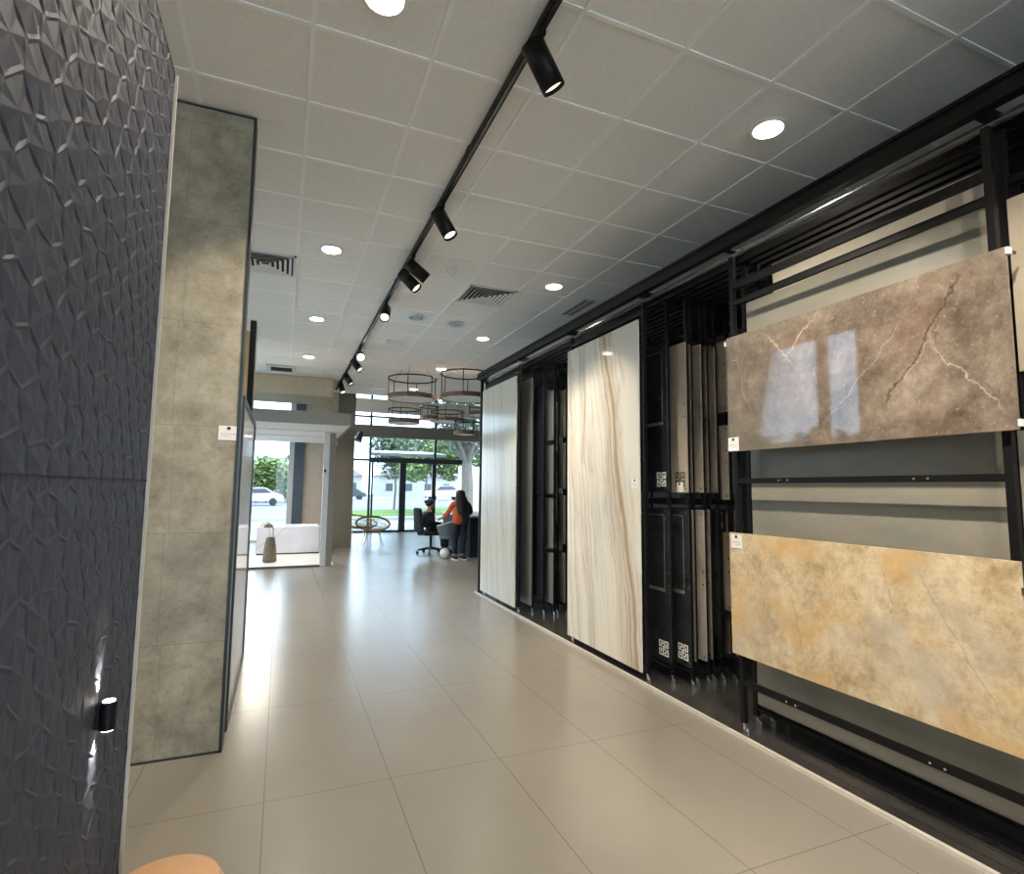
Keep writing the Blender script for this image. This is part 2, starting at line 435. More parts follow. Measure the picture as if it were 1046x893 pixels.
# ceiling: white tile field with proud T-bars (one surface)
def ceiling():
    bm = BM()
    x0, x1, y0, y1 = -1.7, 7.1, -5.0, 14.0
    box(bm, x0, x1, y0, y1, CEIL + .008, CEIL + .10)
    c = struct('ceiling', bm, M['ceil']); bm = BM()
    g = .6015; ox, oy = .0454, 2.1567
    k0 = math.ceil((x0 - ox) / g); k1 = math.floor((x1 - ox) / g)
    for k in range(k0, k1 + 1):
        x = ox + k * g; box(bm, x - .012, x + .012, y0, y1, CEIL + .001, CEIL + .009)
    k0 = math.ceil((y0 - oy) / g); k1 = math.floor((y1 - oy) / g)
    for k in range(k0, k1 + 1):
        y = oy + k * g; box(bm, x0, x1, y - .0117, y + .0117, CEIL + .0016, CEIL + .0088)
    return struct('trim_6', bm, M['grid'])
ceiling()
bm = BM(); box(bm, -1.85, 7.1, 14.0, 14.12, CEIL + .1, 5.3); box(bm, -1.85, 7.1, 14.0, 19.4, 5.3, 5.4); struct('ceiling_atrium', bm, M['white_paint'])
bm = BM(); box(bm, -1.85, 4.25, -5.15, -5.0, 3.4, CEIL + .1); box(bm, 4.0, 4.25, -5.15, -5.0, 0, 3.4); struct('wall_back', bm, M['wall'])
w = sbox('fill_window', M['frame_dark'], -1.7, 4.0, -5.12, -5.03, 0, .08)  # unseen rear glazing, added to let fill daylight into the room
bm = BM()
for x in (-1.7, .2, 2.1, 3.94): box(bm, x, x + .06, -5.12, -5.03, .08, 3.4)
ob('window_frame', bm, M['frame_dark'], w); pbox('pane', M['glass'], w, -1.7, 4.0, -5.08, -5.07, .08, 3.4)
sbox('wall_right', M['back_black'], 4.12, 4.25, -5.0, 10.3, 0, CEIL)
sbox('wall_right_far', M['wall'], 7.1, 7.22, 10.3, 19.3, 0, 5.3)
sbox('wall_right_return', M['back_black'], 4.12, 7.22, 10.18, 10.3, 0, CEIL)
# left outer wall with a long window
bm = BM()
box(bm, -1.85, -1.7, -5.0, 4.9, 0, CEIL + .1); box(bm, -1.85, -1.7, 4.9, 15.5, 0, .35); box(bm, -1.85, -1.7, 4.9, 14.0, 3.74, CEIL + .1)
box(bm, -1.85, -1.7, 15.5, 16.1, 0, 5.3); box(bm, -1.85, -1.7, 14.0, 15.5, 3.74, 5.3)
struct('wall_left', bm, M['wall'])
w = sbox('window_1', M['frame_dark'], -1.82, -1.74, 4.9, 15.5, .35, .43)
bm = BM()
for y in (4.9, 5.42, 8.0, 10.5, 13.0, 15.44): box(bm, -1.82, -1.74, y, y + (.06 if y != 5.42 else .14), .43, 3.74)
box(bm, -1.82, -1.74, 4.9, 15.5, 3.69, 3.74); ob('window_frame', bm, M['frame_dark'], w)
pbox('pane', M['glass'], w, -1.785, -1.775, 4.92, 15.48, .43, 3.7)

# ------------------------------------------------------------------ left: dark relief panel
def relief():
    t = thing('display_stand', 'tall dark slate-blue display panel with embossed star relief in the left foreground', 'panel', (-.44, 0, 0))
    pbox('core', M['black_matte'], t, -.05, -.006, -.6, 2.28, 0, 3.02)
    bm = BM()
    R = .066; dx = R * math.sqrt(3); dz = R * 1.5
    def jit(y, z):
        a = math.sin(round(y * 1000) * 12.9898 + round(z * 1000) * 78.233) * 43758.5453
        b = math.sin(round(y * 1000) * 39.346 + round(z * 1000) * 11.135) * 24634.6345
        return y + (a - math.floor(a) - .5) * .028, z + (b - math.floor(b) - .5) * .028
    Y0, Y1, Z0, Z1 = .10, 2.27, .0, 3.02
    def cl(y, z): return min(max(y, Y0), Y1), min(max(z, Z0), Z1)
    row = 0; z = Z0 - R
    rnd = random.Random(3)
    while z < Z1 + R:
        y = Y0 - dx + (dx / 2 if row % 2 else 0)
        while y < Y1 + dx:
            cs = [jit(y + R * math.sin(k * PI / 3), z + R * math.cos(k * PI / 3)) for k in range(6)]
            cy = sum(c[0] for c in cs) / 6; cz = sum(c[1] for c in cs) / 6
            ring = []; inner = []
            for k in range(6):
                a, b = cs[k], cs[(k + 1) % 6]
                ring += [a, ((a[0] + b[0]) / 2, (a[1] + b[1]) / 2)]
            V = lambda p, h: bm.verts.new((h, *cl(*p)))
            co = V((cy, cz), .0055 + rnd.uniform(-.0015, .0015))
            ov = [V(p, .0055) for p in ring]
            iv = [V((cy + (p[0] - cy) * .86, cz + (p[1] - cz) * .88), (.0038 if i % 2 == 0 else .0016) + rnd.uniform(-.0006, .0008)) for i, p in enumerate(ring)]
            n = len(ring)
            ok = (Y0 - .02 < cy < Y1 + .02) and (Z0 - .02 < cz < Z1 + .02)
            if not (Y0 - R < cy < Y1 + R and Z0 - R < cz < Z1 + R):
                y += dx; bmesh.ops.delete(bm, geom=[co] + ov + iv, context='VERTS'); continue
            for i in range(n):
                j = (i + 1) % n
                try:
                    bm.faces.new((co, iv[i], iv[j])); bm.faces.new((iv[i], ov[i], ov[j], iv[j]))
                except ValueError: pass
            y += dx
        z += dz; row += 1
    bmesh.ops.remove_doubles(bm, verts=bm.verts, dist=.0004)
    bmesh.ops.dissolve_degenerate(bm, dist=.0003, edges=bm.edges)
    # seam between the two panels of relief
    f = ob('relief_face', bm, M['relief'], t)
    e = pbox('edge_trim', M['trim_light'], t, -.05, .014, 2.28, 2.29, 0, 3.02); e['label'] = 'thin beige edge strip'
    pbox('seam', M['black_matte'], t, 0, .0062, .1, 2.28, 1.505, 1.509)
    return t
relief()
# wall sconce on the panel
t = thing('wall_sconce', 'small black up-and-down wall lamp glowing on the dark relief panel', 'lamp', (-.435, 1.875, .865))
pbox('backplate', M['black'], t, -.004, .010, -.016, .016, -.030, .030)
bm = BM(); cyl(bm, (.027, 0, -.037), (.027, 0, .037), .020, seg=28); bmesh.ops.bevel(bm, geom=[e for e in bm.edges if abs(e.verts[0].co.z - e.verts[1].co.z) < 1e-5], offset=.002, segments=2, affect='EDGES')
ob('body', bm, M['black'], t, smooth=True)
for z in (-.0380, .0380):
    bm = BM(); cyl(bm, (.027, 0, z - .0012), (.027, 0, z + .0012), .015, seg=24); ob('lens', bm, M['lamp_bright'], t)
for sgn in (1, -1):
    light('SPOT', (-.413, 1.875, .865 + sgn * .041), 7.0, WARM, target=(-.436, 1.875, .865 + sgn * .095), spot_size=math.radians(52), spot_blend=.8, shadow_soft_size=.005)

# stone pillar
t = thing('stone_pillar', 'tall square pillar clad in olive grey stone tiles behind the dark panel', 'pillar', (-.247, 3.64, 0))
pbox('tile_cladding', M['pillar'], t, -.95, -.012, 0, .12, .012, CEIL - .012)
bm = BM(); box(bm, -.012, .004, -.004, .12, 0, CEIL - .002); box(bm, -.95, .004, -.004, .01, 0, .012); box(bm, -.95, .004, -.004, .01, CEIL - .012, CEIL - .001)
ob('edge_trim', bm, M['frame_dark'], t)['label'] = 'black metal edge profile'

def price_tag(loc, label, face='x-', w=.085, h=.075, grp='small white price tags'):
    """little white card; face: the direction it looks"""
    t = thing('price_tag', label, 'price tag', loc, group=None)
    def B(u0, u1, d0, d1, z0, z1):
        bm = BM()
        if face == 'x-': box(bm, -d1, -d0, u0, u1, z0, z1)
        else: box(bm, u0, u1, -d1, -d0, z0, z1)
        return bm
    ob('card', B(-w / 2, w / 2, 0, .003, -h / 2, h / 2), M['tag'], t)
    ob('sticker', B(-.009, .009, .003, .0045, h / 2 - .022, h / 2 - .006), M['tag_dot'], t)['label'] = 'small black mark'
    bm = B(-w * .38, w * .38, .003, .0036, -.008, -.003)
    bm2 = B(-w * .38, w * .1, .003, .0036, -.022, -.018)
    me = bpy.data.meshes.new('x'); bm2.to_mesh(me); bm.from_mesh(me); bm2.free()
    ob('printed_lines', bm, M['tag_line'], t)
    return t
price_tag((-.300, 3.640, 1.80), 'white price tag on the olive stone pillar', 'y-', .11, .085)

# low glossy partition behind the pillar
t = thing('glossy_partition', 'low glossy grey partition panel with black frame behind the stone pillar', 'partition', (-.245, 3.92, 0))
pbox('panel', M['gloss_grey'], t, -.045, -.004, .05, 1.65, .03, 2.03)
bm = BM(); box(bm, -.05, .004, 0, .05, 0, 2.07); box(bm, -.05, .004, 1.65, 1.70, 0, 2.07); box(bm, -.05, .004, .05, 1.65, 2.03, 2.07); box(bm, -.05, .004, .05, 1.65, 0, .03)
ob('frame', bm, M['frame_dark'], t)
t = thing('partition_post', 'tall dark brown flat post standing at the end of the low glossy partition', 'post', (-.287, 5.70, 0))
pbox('post_core', M['black'], t, -.052, .0, 0, .05, 0, 3.06); pbox('side_board', M['brown_wall'], t, -.05, .001, .05, .25, 0, 3.055)
t = tag(pbox('wooden_board', M['yellow_wood'], None, -.52, -.372, 6.75, 6.79, 0, 3.22), 'narrow yellow wooden board standing behind the glossy partition', 'board')

# pouf
t = thing('pouf', 'small round tan leather stool at the foot of the dark relief panel', 'stool', (-.255, 1.90, 0))
bm = BM(); lathe(bm, [(.145, .02), (.158, .05), (.162, .30), (.158, .345), (.14, .375), (.09, .392), (.02, .397)], 40); ob('cushion', bm, M['pouf'], t, smooth=True)
bm = BM(); lathe(bm, [(.12, 0), (.12, .021)], 32); ob('plinth', bm, M['black'], t)

# ------------------------------------------------------------------ ceiling fittings
def downlight():
    t = thing('downlight', '', 'ceiling light')
    bm = BM(); lathe(bm, [(.080, .006), (.105, .006), (.107, -.003), (.103, -.007), (.088, -.006), (.080, -.002)], 40, cap=False); ob('trim_ring', bm, M['white_paint'], t, smooth=True)
    bm = BM(); lathe(bm, [(.089, -.0065), (.089, -.002)], 40); ob('diffuser', bm, M['lamp_face'], t)
    return t
g = .6015
ys = [2.157 + .3 + g * k for k in (0, 5, 9, 13, 17)]
xl, xr = .0454 + .3, .0454 + 4 * g + .3
names = ['nearest', 'second', 'third', 'fourth', 'farthest']
proto = None
for side, x in (('left', xl), ('right', xr)):
    for i, y in enumerate(ys):
        if side == 'left' and i == 4: continue
        lab = f'{names[i] if not (side == "left" and i == 3) else "farthest"} round ceiling downlight in the {side} row'
        if proto is None:
            proto = downlight(); o = proto; o.location = (x, y, CEIL)
        else: o = dup(proto, (x, y, CEIL))
        o['label'] = lab; o['group'] = f'round downlights in the {side} row'
for x in (xl, xr):
    for y in ys + [-.55, -3.0]:
        P_ = 26 if x > 2 else 26
        light('SPOT', (x, y, CEIL - .03), P_ * 4.2, WARM, spot_size=math.radians(125), spot_blend=.8, shadow_soft_size=.08)

def square_vent(loc, label):
    t = thing('ceiling_vent', label, 'vent', loc, group='square louvred ceiling vents')
    bm = BM(); h = .292
    for a, b, c, d in ((-h, h, -h, -h + .025), (-h, h, h - .025, h), (-h, -h + .025, -h, h), (h - .025, h, -h, h)): box(bm, a, b, c, d, -.012, .0)
    ob('frame', bm, M['white_paint'], t)
    pbox('throat', M['black_matte'], t, -h + .02, h - .02, -h + .02, h - .02, -.004, .004)
    bm = BM()
    for k in range(5):     # four-way blades: concentric square louvres tilted outwards
        r0 = .25 - k * .048; r1 = r0 - .022
        q = []
        for s_, z in ((r0, -.016), (r1, -.004)): q.append([bm.verts.new((a * s_, b * s_, z)) for a, b in ((-1, -1), (1, -1), (1, 1), (-1, 1))])
        for i in range(4): bm.faces.new((q[0][i], q[0][(i + 1) % 4], q[1][(i + 1) % 4], q[1][i]))
    o = ob('louvres', bm, M['white_paint'], t); md = o.modifiers.new('thick', 'SOLIDIFY'); md.thickness = .003
    return t
square_vent((.0454 + 3.5 * g, 2.157 + 6.5 * g, CEIL), 'square four-way ceiling vent right of the track, above the marble slabs')
square_vent((.0454 - .5 * g, 2.157 + 6.5 * g, CEIL), 'square four-way ceiling vent partly hidden by the olive stone pillar')
t = thing('slot_vent', 'long narrow slot vent in the ceiling beside the black rack beam', 'vent', (3.36, 6.0, CEIL))
pbox('frame', M['white_paint'], t, -.10, .10, -.33, .33, -.006, .002)
bm = BM(); box(bm, -.07, -.015, -.30, .30, -.009, -.005); box(bm, .015, .07, -.30, .30, -.009, -.005); ob('slots', bm, M['beam_grey'], t)
t = thing('air_grille', 'small square white grille in the ceiling above the bathroom display', 'vent', (-.10, 11.53, CEIL))
pbox('frame', M['white_paint'], t, -.27, .27, -.27, .27, -.02, .0)
bm = BM()
for k in range(-4, 5): box(bm, -.19, .19, k * .042 - .012, k * .042 + .012, -.024, -.019)
ob('louvres', bm, M['black_matte'], t)
t = thing('smoke_detector', 'round white smoke detector on the ceiling beside the square vent', 'smoke detector', (1.553, 5.48, CEIL))
bm = BM(); lathe(bm, [(.055, 0), (.055, -.018), (.045, -.03)], 28); ob('base', bm, M['white_plastic'], t, smooth=True)
bm = BM(); lathe(bm, [(.036, -.03), (.036, -.042), (.022, -.052)], 24); ob('sensor', bm, M['white_plastic'], t, smooth=True)
for (x, y, lab) in ((1.573, 7.234, 'flat round ceiling speaker nearer the track lights'), (2.145, 7.316, 'flat round ceiling speaker nearer the rack')):
    t = thing('ceiling_speaker', lab, 'speaker', (x, y, CEIL), group='flat round ceiling speakers')
    bm = BM(); lathe(bm, [(.12, 0), (.12, -.008), (.105, -.012)], 32); ob('rim', bm, M['white_plastic'], t)
    bm = BM(); lathe(bm, [(.1, -.0115), (.1, -.014)], 32); ob('mesh', bm, M['rail'], t)
t = thing('emergency_light', 'small flat white rectangular emergency light on the ceiling', 'emergency light', (1.557, 8.61, CEIL))
pbox('housing', M['white_plastic'], t, -.15, .15, -.06, .06, -.03, .015); pbox('lens', M['diffuser'], t, -.13, .13, -.045, .045, -.038, -.03)
t = thing('ceiling_sensor', 'tiny round sensor on the ceiling above the ring pendants', 'sensor', (2.62, 9.7, CEIL))
bm = BM(); lathe(bm, [(.045, 0), (.045, -.02), (.02, -.04)], 20); ob('dome', bm, M['white_plastic'], t, smooth=True)
bm = BM(); lathe(bm, [(.055, 0), (.055, -.006)], 20); ob('base', bm, M['white_plastic'], t)

# lighting track
TX = 1.08; TZ = 3.735
t = thing('lighting_track', 'long black lighting track running along the ceiling', 'lighting track', (TX, 0, TZ))
bm = BM(); box(bm, -.019, .019, -1.0, 13.4, .0, .043); ob('rail', bm, M['black'], t)
bm = BM(); box(bm, -.008, .008, -1.0, 13.4, -.0015, .001); ob('slot', bm, M['rail'], t)
for y in (1.2, 3.4, 6.0, 9.0, 12.5):
    bm = BM(); box(bm, -.022, .022, y - .04, y + .04, .02, .050); ob('mounting_clip', bm, M['black'], t)
def track_spot(y, aim, label, lit, body=.235, r=.060):
    t = thing('track_spotlight', label, 'spotlight', (TX, y, TZ), group='black spotlights on the lighting track')
    pbox('adapter', M['black'], t, -.018, .018, -.06, .06, -.03, .0, bev=.003)
    bm = BM(); tube(bm, [(0, 0, -.025), (0, 0, -.075), (.0, .0, -.10)], .011, 10); ob('arm', bm, M['black'], t, smooth=True)
    d = Vector(aim).normalized(); c = Vector((0, 0, -.10)) ; a = c - d * .06; b = a + d * body
    bm = BM(); cyl(bm, a, b, r, seg=32, caps=False); cyl(bm, a, a + d * .004, r, seg=32); cyl(bm, b - d * .03, b - d * .026, r * .98, seg=32)
    h = ob('head', bm, M['black'], t, smooth=True); md = h.modifiers.new('wall', 'SOLIDIFY'); md.thickness = .003
    bm = BM(); cyl(bm, b - d * .024, b - d * .018, r * .86, seg=28); ob('lens', bm, M['lamp_bright' if lit else 'lamp_dim'], h)
    return Vector((TX, y, TZ)) + b + d * .01, d
SP = [(2.33, (.62, .05, -.95), 'nearest black cylinder spotlight at the top of the lighting track', False),
      (4.15, (.40, -.25, -.85), 'second black cylinder spotlight along the lighting track', False),
      (5.20, (.95, .10, -.62), 'third track spotlight, tilted flattest of the close pair', False),
      (5.50, (.62, -.35, -.75), 'fourth track spotlight, lower one of the close pair', False),
      (6.70, (-.18, -.75, -.75), 'fifth track spotlight, tilted back toward the viewer', False),
      (9.15, (.02, -.95, -.45), 'sixth track spotlight, shining straight at the viewer', True),
      (9.80, (.55, -.5, -.8), 'seventh track spotlight, just past the brightly lit one', False),
      (11.1, (.55, -.3, -.9), 'eighth track spotlight above the bathroom display', False),
      (12.2, (.25, -.5, -.9), 'last track spotlight at the far end of the track', False)]
ends = []
for y, a, l, lit in SP: ends.append(track_spot(y, a, l, lit))
def spot_at(src, target, power, size=42):
    light('SPOT', src, power, WARM, target=target, spot_size=math.radians(size), spot_blend=.6, shadow_soft_size=.04)
spot_at(ends[0][0], (2.66, 2.25, 1.9), 120, 60)
spot_at(ends[1][0], (2.66, 4.3, 1.5), 108, 55)
spot_at(ends[2][0], (2.66, 5.6, 1.6), 80, 60)
spot_at(ends[3][0], (2.66, 4.6, 1.2), 82, 55)
spot_at((TX, .6, 3.6), (2.66, 1.9, 1.1), 215, 60)
spot_at((TX, -.6, 3.6), (2.66, 1.4, 1.5), 120, 60)
spot_at((TX, 2.9, 3.55), (-.4, 3.64, 2.0), 190, 50)
spot_at((TX, .2, 3.6), (-.44, 1.3, 2.5), 60, 70)

# ------------------------------------------------------------------ the slab rack
bm = BM(); box(bm, 2.652, 4.12, -4.9, 7.72, 0, .018); tag(ob('rack_platform', bm, M['platform']), 'low glossy black platform under the slab rack', 'platform')
bm = BM(); box(bm, 2.628, 2.652, -4.9, 7.74, 0, .02); box(bm, 2.628, 4.12, 7.72, 7.74, 0, .02); struct('trim_1', bm, M['trim_light'])
RACK = thing('slab_rack', 'large black overhead rail rack for stone slabs along the right wall', 'rack', (2.70, 0, 0))
bm = BM(); box(bm, -.055, .0, -1.5, 7.78, 3.10, 3.20); box(bm, -.065, -.05, -1.5, 7.78, 3.175, 3.19); ob('front_beam', bm, M['black'], RACK)
bm = BM(); cyl(bm, (.055, -1.5, 3.075), (.055, 7.75, 3.075), .021, seg=16); ob('front_tube', bm, M['rail'], RACK, smooth=True)['label'] = 'grey steel tube'
rp = None
for k in range(15):
    if rp is None:
        bm = BM(); box(bm, -.018, .018, -1.5, 7.75, 3.03, 3.085); rp = ob('rail', bm, M['black'], RACK); rp.location = (.12, 0, 0)
    else:
        r = rp.copy(); C.objects.link(r); r.parent = RACK; r.location = (.12 + .08 * k, 0, 0)
for y in (-.1, 1.30, 2.76, 3.74, 4.98, 6.26, 7.72):
    bm = BM(); box(bm, -.03, 1.40, y - .02, y + .02, 3.085, 3.13); ob('cross_beam', bm, M['black'], RACK)
for x in (.0, 1.36):
    bm = BM(); box(bm, x - .02, x + .02, 7.70, 7.74, .018, 3.12); ob('end_post', bm, M['black'], RACK)
for y in (7.0, 7.3, 7.6):
    bm = BM(); tube(bm, [(-.05, y, 3.13), (-.09, y + .05, 3.13), (-.11, y + .08, 3.10)], .010, 8); ob('end_hook', bm, M['black'], RACK)
def frame(x, y0, y1, label, bars, grp='sliding frames of the slab rack', extra=(), w=.016):
    """one sliding frame hanging from the rails: two posts, cross bars, chrome rollers"""
    t = thing('sliding_frame', label, 'frame', (x, y0, 0), group=grp); L = y1 - y0
    for y in (0, L):
        bm = BM(); box(bm, -w, w, y - w, y + w, .075, 3.035, bev=.002); ob('post', bm, M['black'], t)
    for z, hh in bars:
        bm = BM(); box(bm, -.012, .012, w, L - w, z - hh, z + hh); ob('crossbar', bm, M['black'], t)
    for y in (0, L):
        bm = BM(); cyl(bm, (.0, y, .018), (.0, y, .076), .008, seg=12); cyl(bm, (.0, y - .024, .018), (.0, y - .024, .05), .010, seg=12); cyl(bm, (.0, y - .024, .045), (.0, y, .060), .005, seg=8)
        ob('roller', bm, M['chrome'], t, smooth=True)['label'] = 'chrome roller foot'
    return t
def slab(x0, x1, y0, y1, z0, z1, mat, name, label, cat='slab', grp=None, bev=.002):
    o = pbox(name, mat, None, x0 - x0, x1 - x0, 0, y1 - y0, 0, z1 - z0, bev=bev); o.location = (x0, y0, z0)
    return tag(o, label, cat, grp)
GS = 'slabs and sample tiles on the rack'
# two big cream marble slabs and their frames
frame(2.695, 3.715, 4.93, 'black sliding frame carrying the nearer cream marble slab', [(2.95, .015), (1.5, .015), (.10, .012)])
slab(2.655, 2.667, 3.735, 4.955, .075, 2.895, M['slab_near'], 'marble_slab', 'nearer tall polished cream marble slab with gold and brown veins', grp=GS)
frame(2.695, 6.275, 7.50, 'black sliding frame carrying the farther cream marble slab', [(2.95, .015), (1.5, .015), (.10, .012)])
slab(2.655, 2.667, 6.295, 7.56, .065, 2.905, M['slab_far'], 'marble_slab', 'farther tall polished cream marble slab with grey veins at the rack end', grp=GS)
price_tag((2.654, 3.80, 1.545), 'white price tag on the right edge of the nearer cream marble slab')

# Bay C: horizontal tiles
t = frame(2.695, 1.29, 2.735, 'black sliding frame holding the taupe and the gold tiles', [(2.83, .022), (2.715, .014), (1.555, .016), (.315, .018)])
for z in (1.555, .315):
    for y in (.30, .36, 1.05, 1.11):
        bm = BM(); cyl(bm, (-.022, y, z), (-.012, y, z), .006, seg=8); ob('bolt', bm, M['chrome'], t)
slab(2.628, 2.640, 1.222, 2.735, 1.738, 2.475, M['taupe'], 'marble_tile', 'polished taupe marble tile with cracked veins, upper of the two large horizontal tiles', 'tile', GS)
slab(2.628, 2.640, 1.250, 2.750, .495, 1.232, M['gold'], 'stone_tile', 'matt golden beige stone tile, lower of the two large horizontal tiles', 'tile', GS)
for y, z, l in ((2.735, 2.44, 'small white clip at the top left corner of the taupe tile'), (1.222, 2.455, 'small white clip at the top right corner of the taupe tile'), (1.222, 1.765, 'small white clip at the bottom right corner of the taupe tile'), (1.25, 1.12, 'small steel clip at the right edge of the gold tile')):
    t = thing('tile_clip', l, 'clip', (2.634, y, z), group='clips at the corners of the large tiles')
    s_ = 1 if y > 2 else -1
    pbox('jaw', M['tag'] if z > 1.5 else M['rail'], t, -.012, .012, min(0, s_ * .012), max(0, s_ * .012), -.014, .014)
    pbox('stem', M['rail'], t, .012, .05, min(0, s_ * .008), max(0, s_ * .008), -.006, .006)
price_tag((2.627, 2.692, 1.785), 'white price tag at the lower left corner of the taupe tile', w=.085, h=.085)
price_tag((2.627, 2.690, 1.180), 'white price tag at the upper left corner of the gold tile', w=.085, h=.085)
frame(2.855, 1.34, 2.79, 'black sliding frame behind the taupe and gold tiles, holding the grey slab', [(2.80, .014), (1.5, .015), (.12, .012)])
slab(2.815, 2.827, 1.37, 2.742, .165, 2.742, M['grey_slab'], 'stone_slab', 'large plain light grey slab behind the taupe and gold tiles', grp=GS)
frame(2.945, 1.36, 2.765, 'black sliding frame third from the front behind the taupe tile', [(2.82, .014), (.12, .012)])
slab(2.905, 2.917, 1.42, 2.60, .20, 2.972, M['cream_slab'], 'stone_slab', 'cream slab whose top edge shows above the light grey slab', grp=GS)
frame(3.035, 1.36, 2.74, 'black sliding frame fourth from the front behind the taupe tile', [(2.98, .014), (.12, .012)])
# Bay D at the right border
frame(2.775, -.22, 1.28, 'black sliding frame at the right border beside the taupe tile', [(2.80, .016), (1.9, .05), (.12, .012)])
slab(2.745, 2.757, -.2, 1.262, 1.985, 2.715, M['beige_tile'], 'stone_tile', 'glossy beige tile at the right border beside the taupe tile', 'tile', GS)
slab(2.745, 2.757, -.2, 1.285, 1.00, 1.745, M['grey_slab'], 'stone_tile', 'grey tile at the right border beside the gold tile', 'tile', GS)

# Bay B: stack of sliding frames with sample tiles
KEY = ["111111111", "100010001", "101110101", "101000101", "111010111", "101000101", "101110101", "100010001", "111111111"]
KEY = ["11111011111", "10001010001", "10111010101", "10100010101", "11101110111", "00001010000", "11101110111", "10101000101", "10101011101", "10001010001", "11111011111"]
def emblem(parent, mat, y, z, size, d=-.0015):
    bm = BM(); n = len(KEY); c = size / n
    for r, row in enumerate(KEY):
        for q, ch in enumerate(row):
            if ch == '1': box(bm, d, 0, y + size - (q + 1) * c, y + size - q * c, z + size - (r + 1) * c, z + size - r * c)
    return ob('emblem', bm, mat, parent)
def deco(parent, L, H, top):
    """silver line border in the upper half plus a short bar"""
    bm = BM()
    def ln(y0, y1, z0, z1): box(bm, -.0015, 0, y0, y1, z0, z1)
    za, zb = H * .48, H * .965; ya, yb = .06, L - .06; w = .006
    ln(ya, yb, zb - w, zb); ln(ya, ya + w, za, zb); ln(yb - w, yb, za, zb)
    ob('inlay_line', bm, M['silver'], parent)
    bm = BM(); box(bm, -.006, 0, ya + .0, ya + .20, za - .03, za - .004); ob('inlay_bar', bm, M['silver'], parent)
# x, near edge y, upper material, lower material
stack = [(2.82, 3.585, 'navy_tile', 'dark_tile'), (2.90, 3.455, 'beige_tile', 'dark_tile'), (2.98, 3.50, 'taupe_tile', 'taupe_tile'), (3.06, 3.470, 'pale_tile', 'pale_tile'),
         (3.14, 3.50, 'taupe_tile', 'taupe_tile'), (3.22, 3.49, 'beige_tile', 'dark_tile'), (3.30, 3.447, 'pale_tile', 'taupe_tile'), (3.38, 3.44, 'taupe_tile', 'taupe_tile')]
ordn = ['front', 'second', 'third', 'fourth', 'fifth', 'sixth', 'seventh', 'rearmost']
colr = dict(navy_tile='navy', dark_tile='black', beige_tile='beige', taupe_tile='brown grey', pale_tile='pale veined')
for i, (x, y, mu, ml) in enumerate(stack):
    frame(x + .0235, y + .02, y + 1.16, f'{ordn[i]} black sliding frame in the tile stack right of the nearer marble slab', [(2.72, .012), (1.40, .02), (.13, .012)], w=.012)
    zs = ((1.475, 2.665), (.19 if i > 1 else .16, 1.34))
    if i == 6: zs = ((2.13, 2.72), (.55, 1.16), (1.42, 2.02))
    for j, (z0, z1) in enumerate(zs):
        mm = (mu, ml, mu)[j]
        nm = ('upper', 'lower', 'middle')[j]
        deco_txt = ''
        if i == 0: deco_txt = ' with silver line inlay'
        if i == 1 and j == 1: deco_txt = ' with silver line inlay'
        o = slab(x, x + .010, y, y + .60, z0, z1, M[mm], 'sample_tile', f'{nm} {colr[mm]} sample tile{deco_txt} on the {ordn[i]} frame of the tile stack', 'tile', 'sample tiles in the stack right of the nearer marble slab')
        if i == 0 or (i == 1 and j == 1): deco(o, .60, z1 - z0, j == 0)
        if i in (0, 1): emblem(o, M['emblem_dark'] if mm == 'beige_tile' else M['emblem'], .03, .045, .115)
        if i == 3 and j == 1: emblem(o, M['emblem_dark'], .10, .045, .10)
        # corner screws
        for zz in (.03, z1 - z0 - .03, (z1 - z0) * .5, (z1 - z0) * .5 + .10):
            bm = BM(); cyl(bm, (-.004, .018, zz), (0, .018, zz), .007, seg=8); ob('screw', bm, M['chrome'] if i in (1, 2, 5) else M['tag_dot'], o)
price_tag((2.899, 3.545, 1.515), 'white price tag on the beige sample tile of the stack', w=.075, h=.075)

# Bay A: stack between the two marble slabs
stackA = [(2.82, 6.18, [(.10, 2.87)]), (2.90, 6.03, [(.2, 2.75)]), (2.98, 5.92, [(.16, .74), (.80, 1.38), (1.44, 2.02), (2.08, 2.68)]), (3.06, 5.985, [(1.10, 1.70), (1.95, 2.55)]),
          (3.14, 5.92, [(.16, .74), (.84, 1.42), (1.50, 2.05), (2.12, 2.70)]), (3.22, 5.95, [(.16, .74), (.84, 1.42), (1.50, 2.05)])]
gapn = ['front', 'second', 'third', 'fourth', 'fifth', 'rearmost']
for i, (x, y, zs) in enumerate(stackA):
    frame(x + .0235, y + .02, y + 1.16, f'{gapn[i]} black sliding frame in the stack between the two marble slabs', [(2.9, .012), (1.41, .02), (.13, .012)], w=.012)
    vert = ['lowest', 'second lowest', 'second highest', 'highest'] if len(zs) == 4 else (['lowest', 'middle', 'highest'] if len(zs) == 3 else ['lower', 'upper'])
    for j, (z0, z1) in enumerate(zs):
        if len(zs) == 1:
            slab(x, x + .010, y, y + (1.1 if i == 0 else .6), z0, z1, M['grey_tile'] if i == 0 else M['dark_tile'], 'stone_slab', ('tall grey slab just right of the farther marble slab' if i == 0 else 'tall black slab behind the grey slab between the two marble slabs'), 'slab', GS)
        else:
            slab(x, x + .010, y, y + .6, z0, z1, M['grey_tile'], 'sample_tile', f'{vert[j]} grey sample tile on the {gapn[i]} frame between the two marble slabs', 'tile', 'grey sample tiles between the two marble slabs')

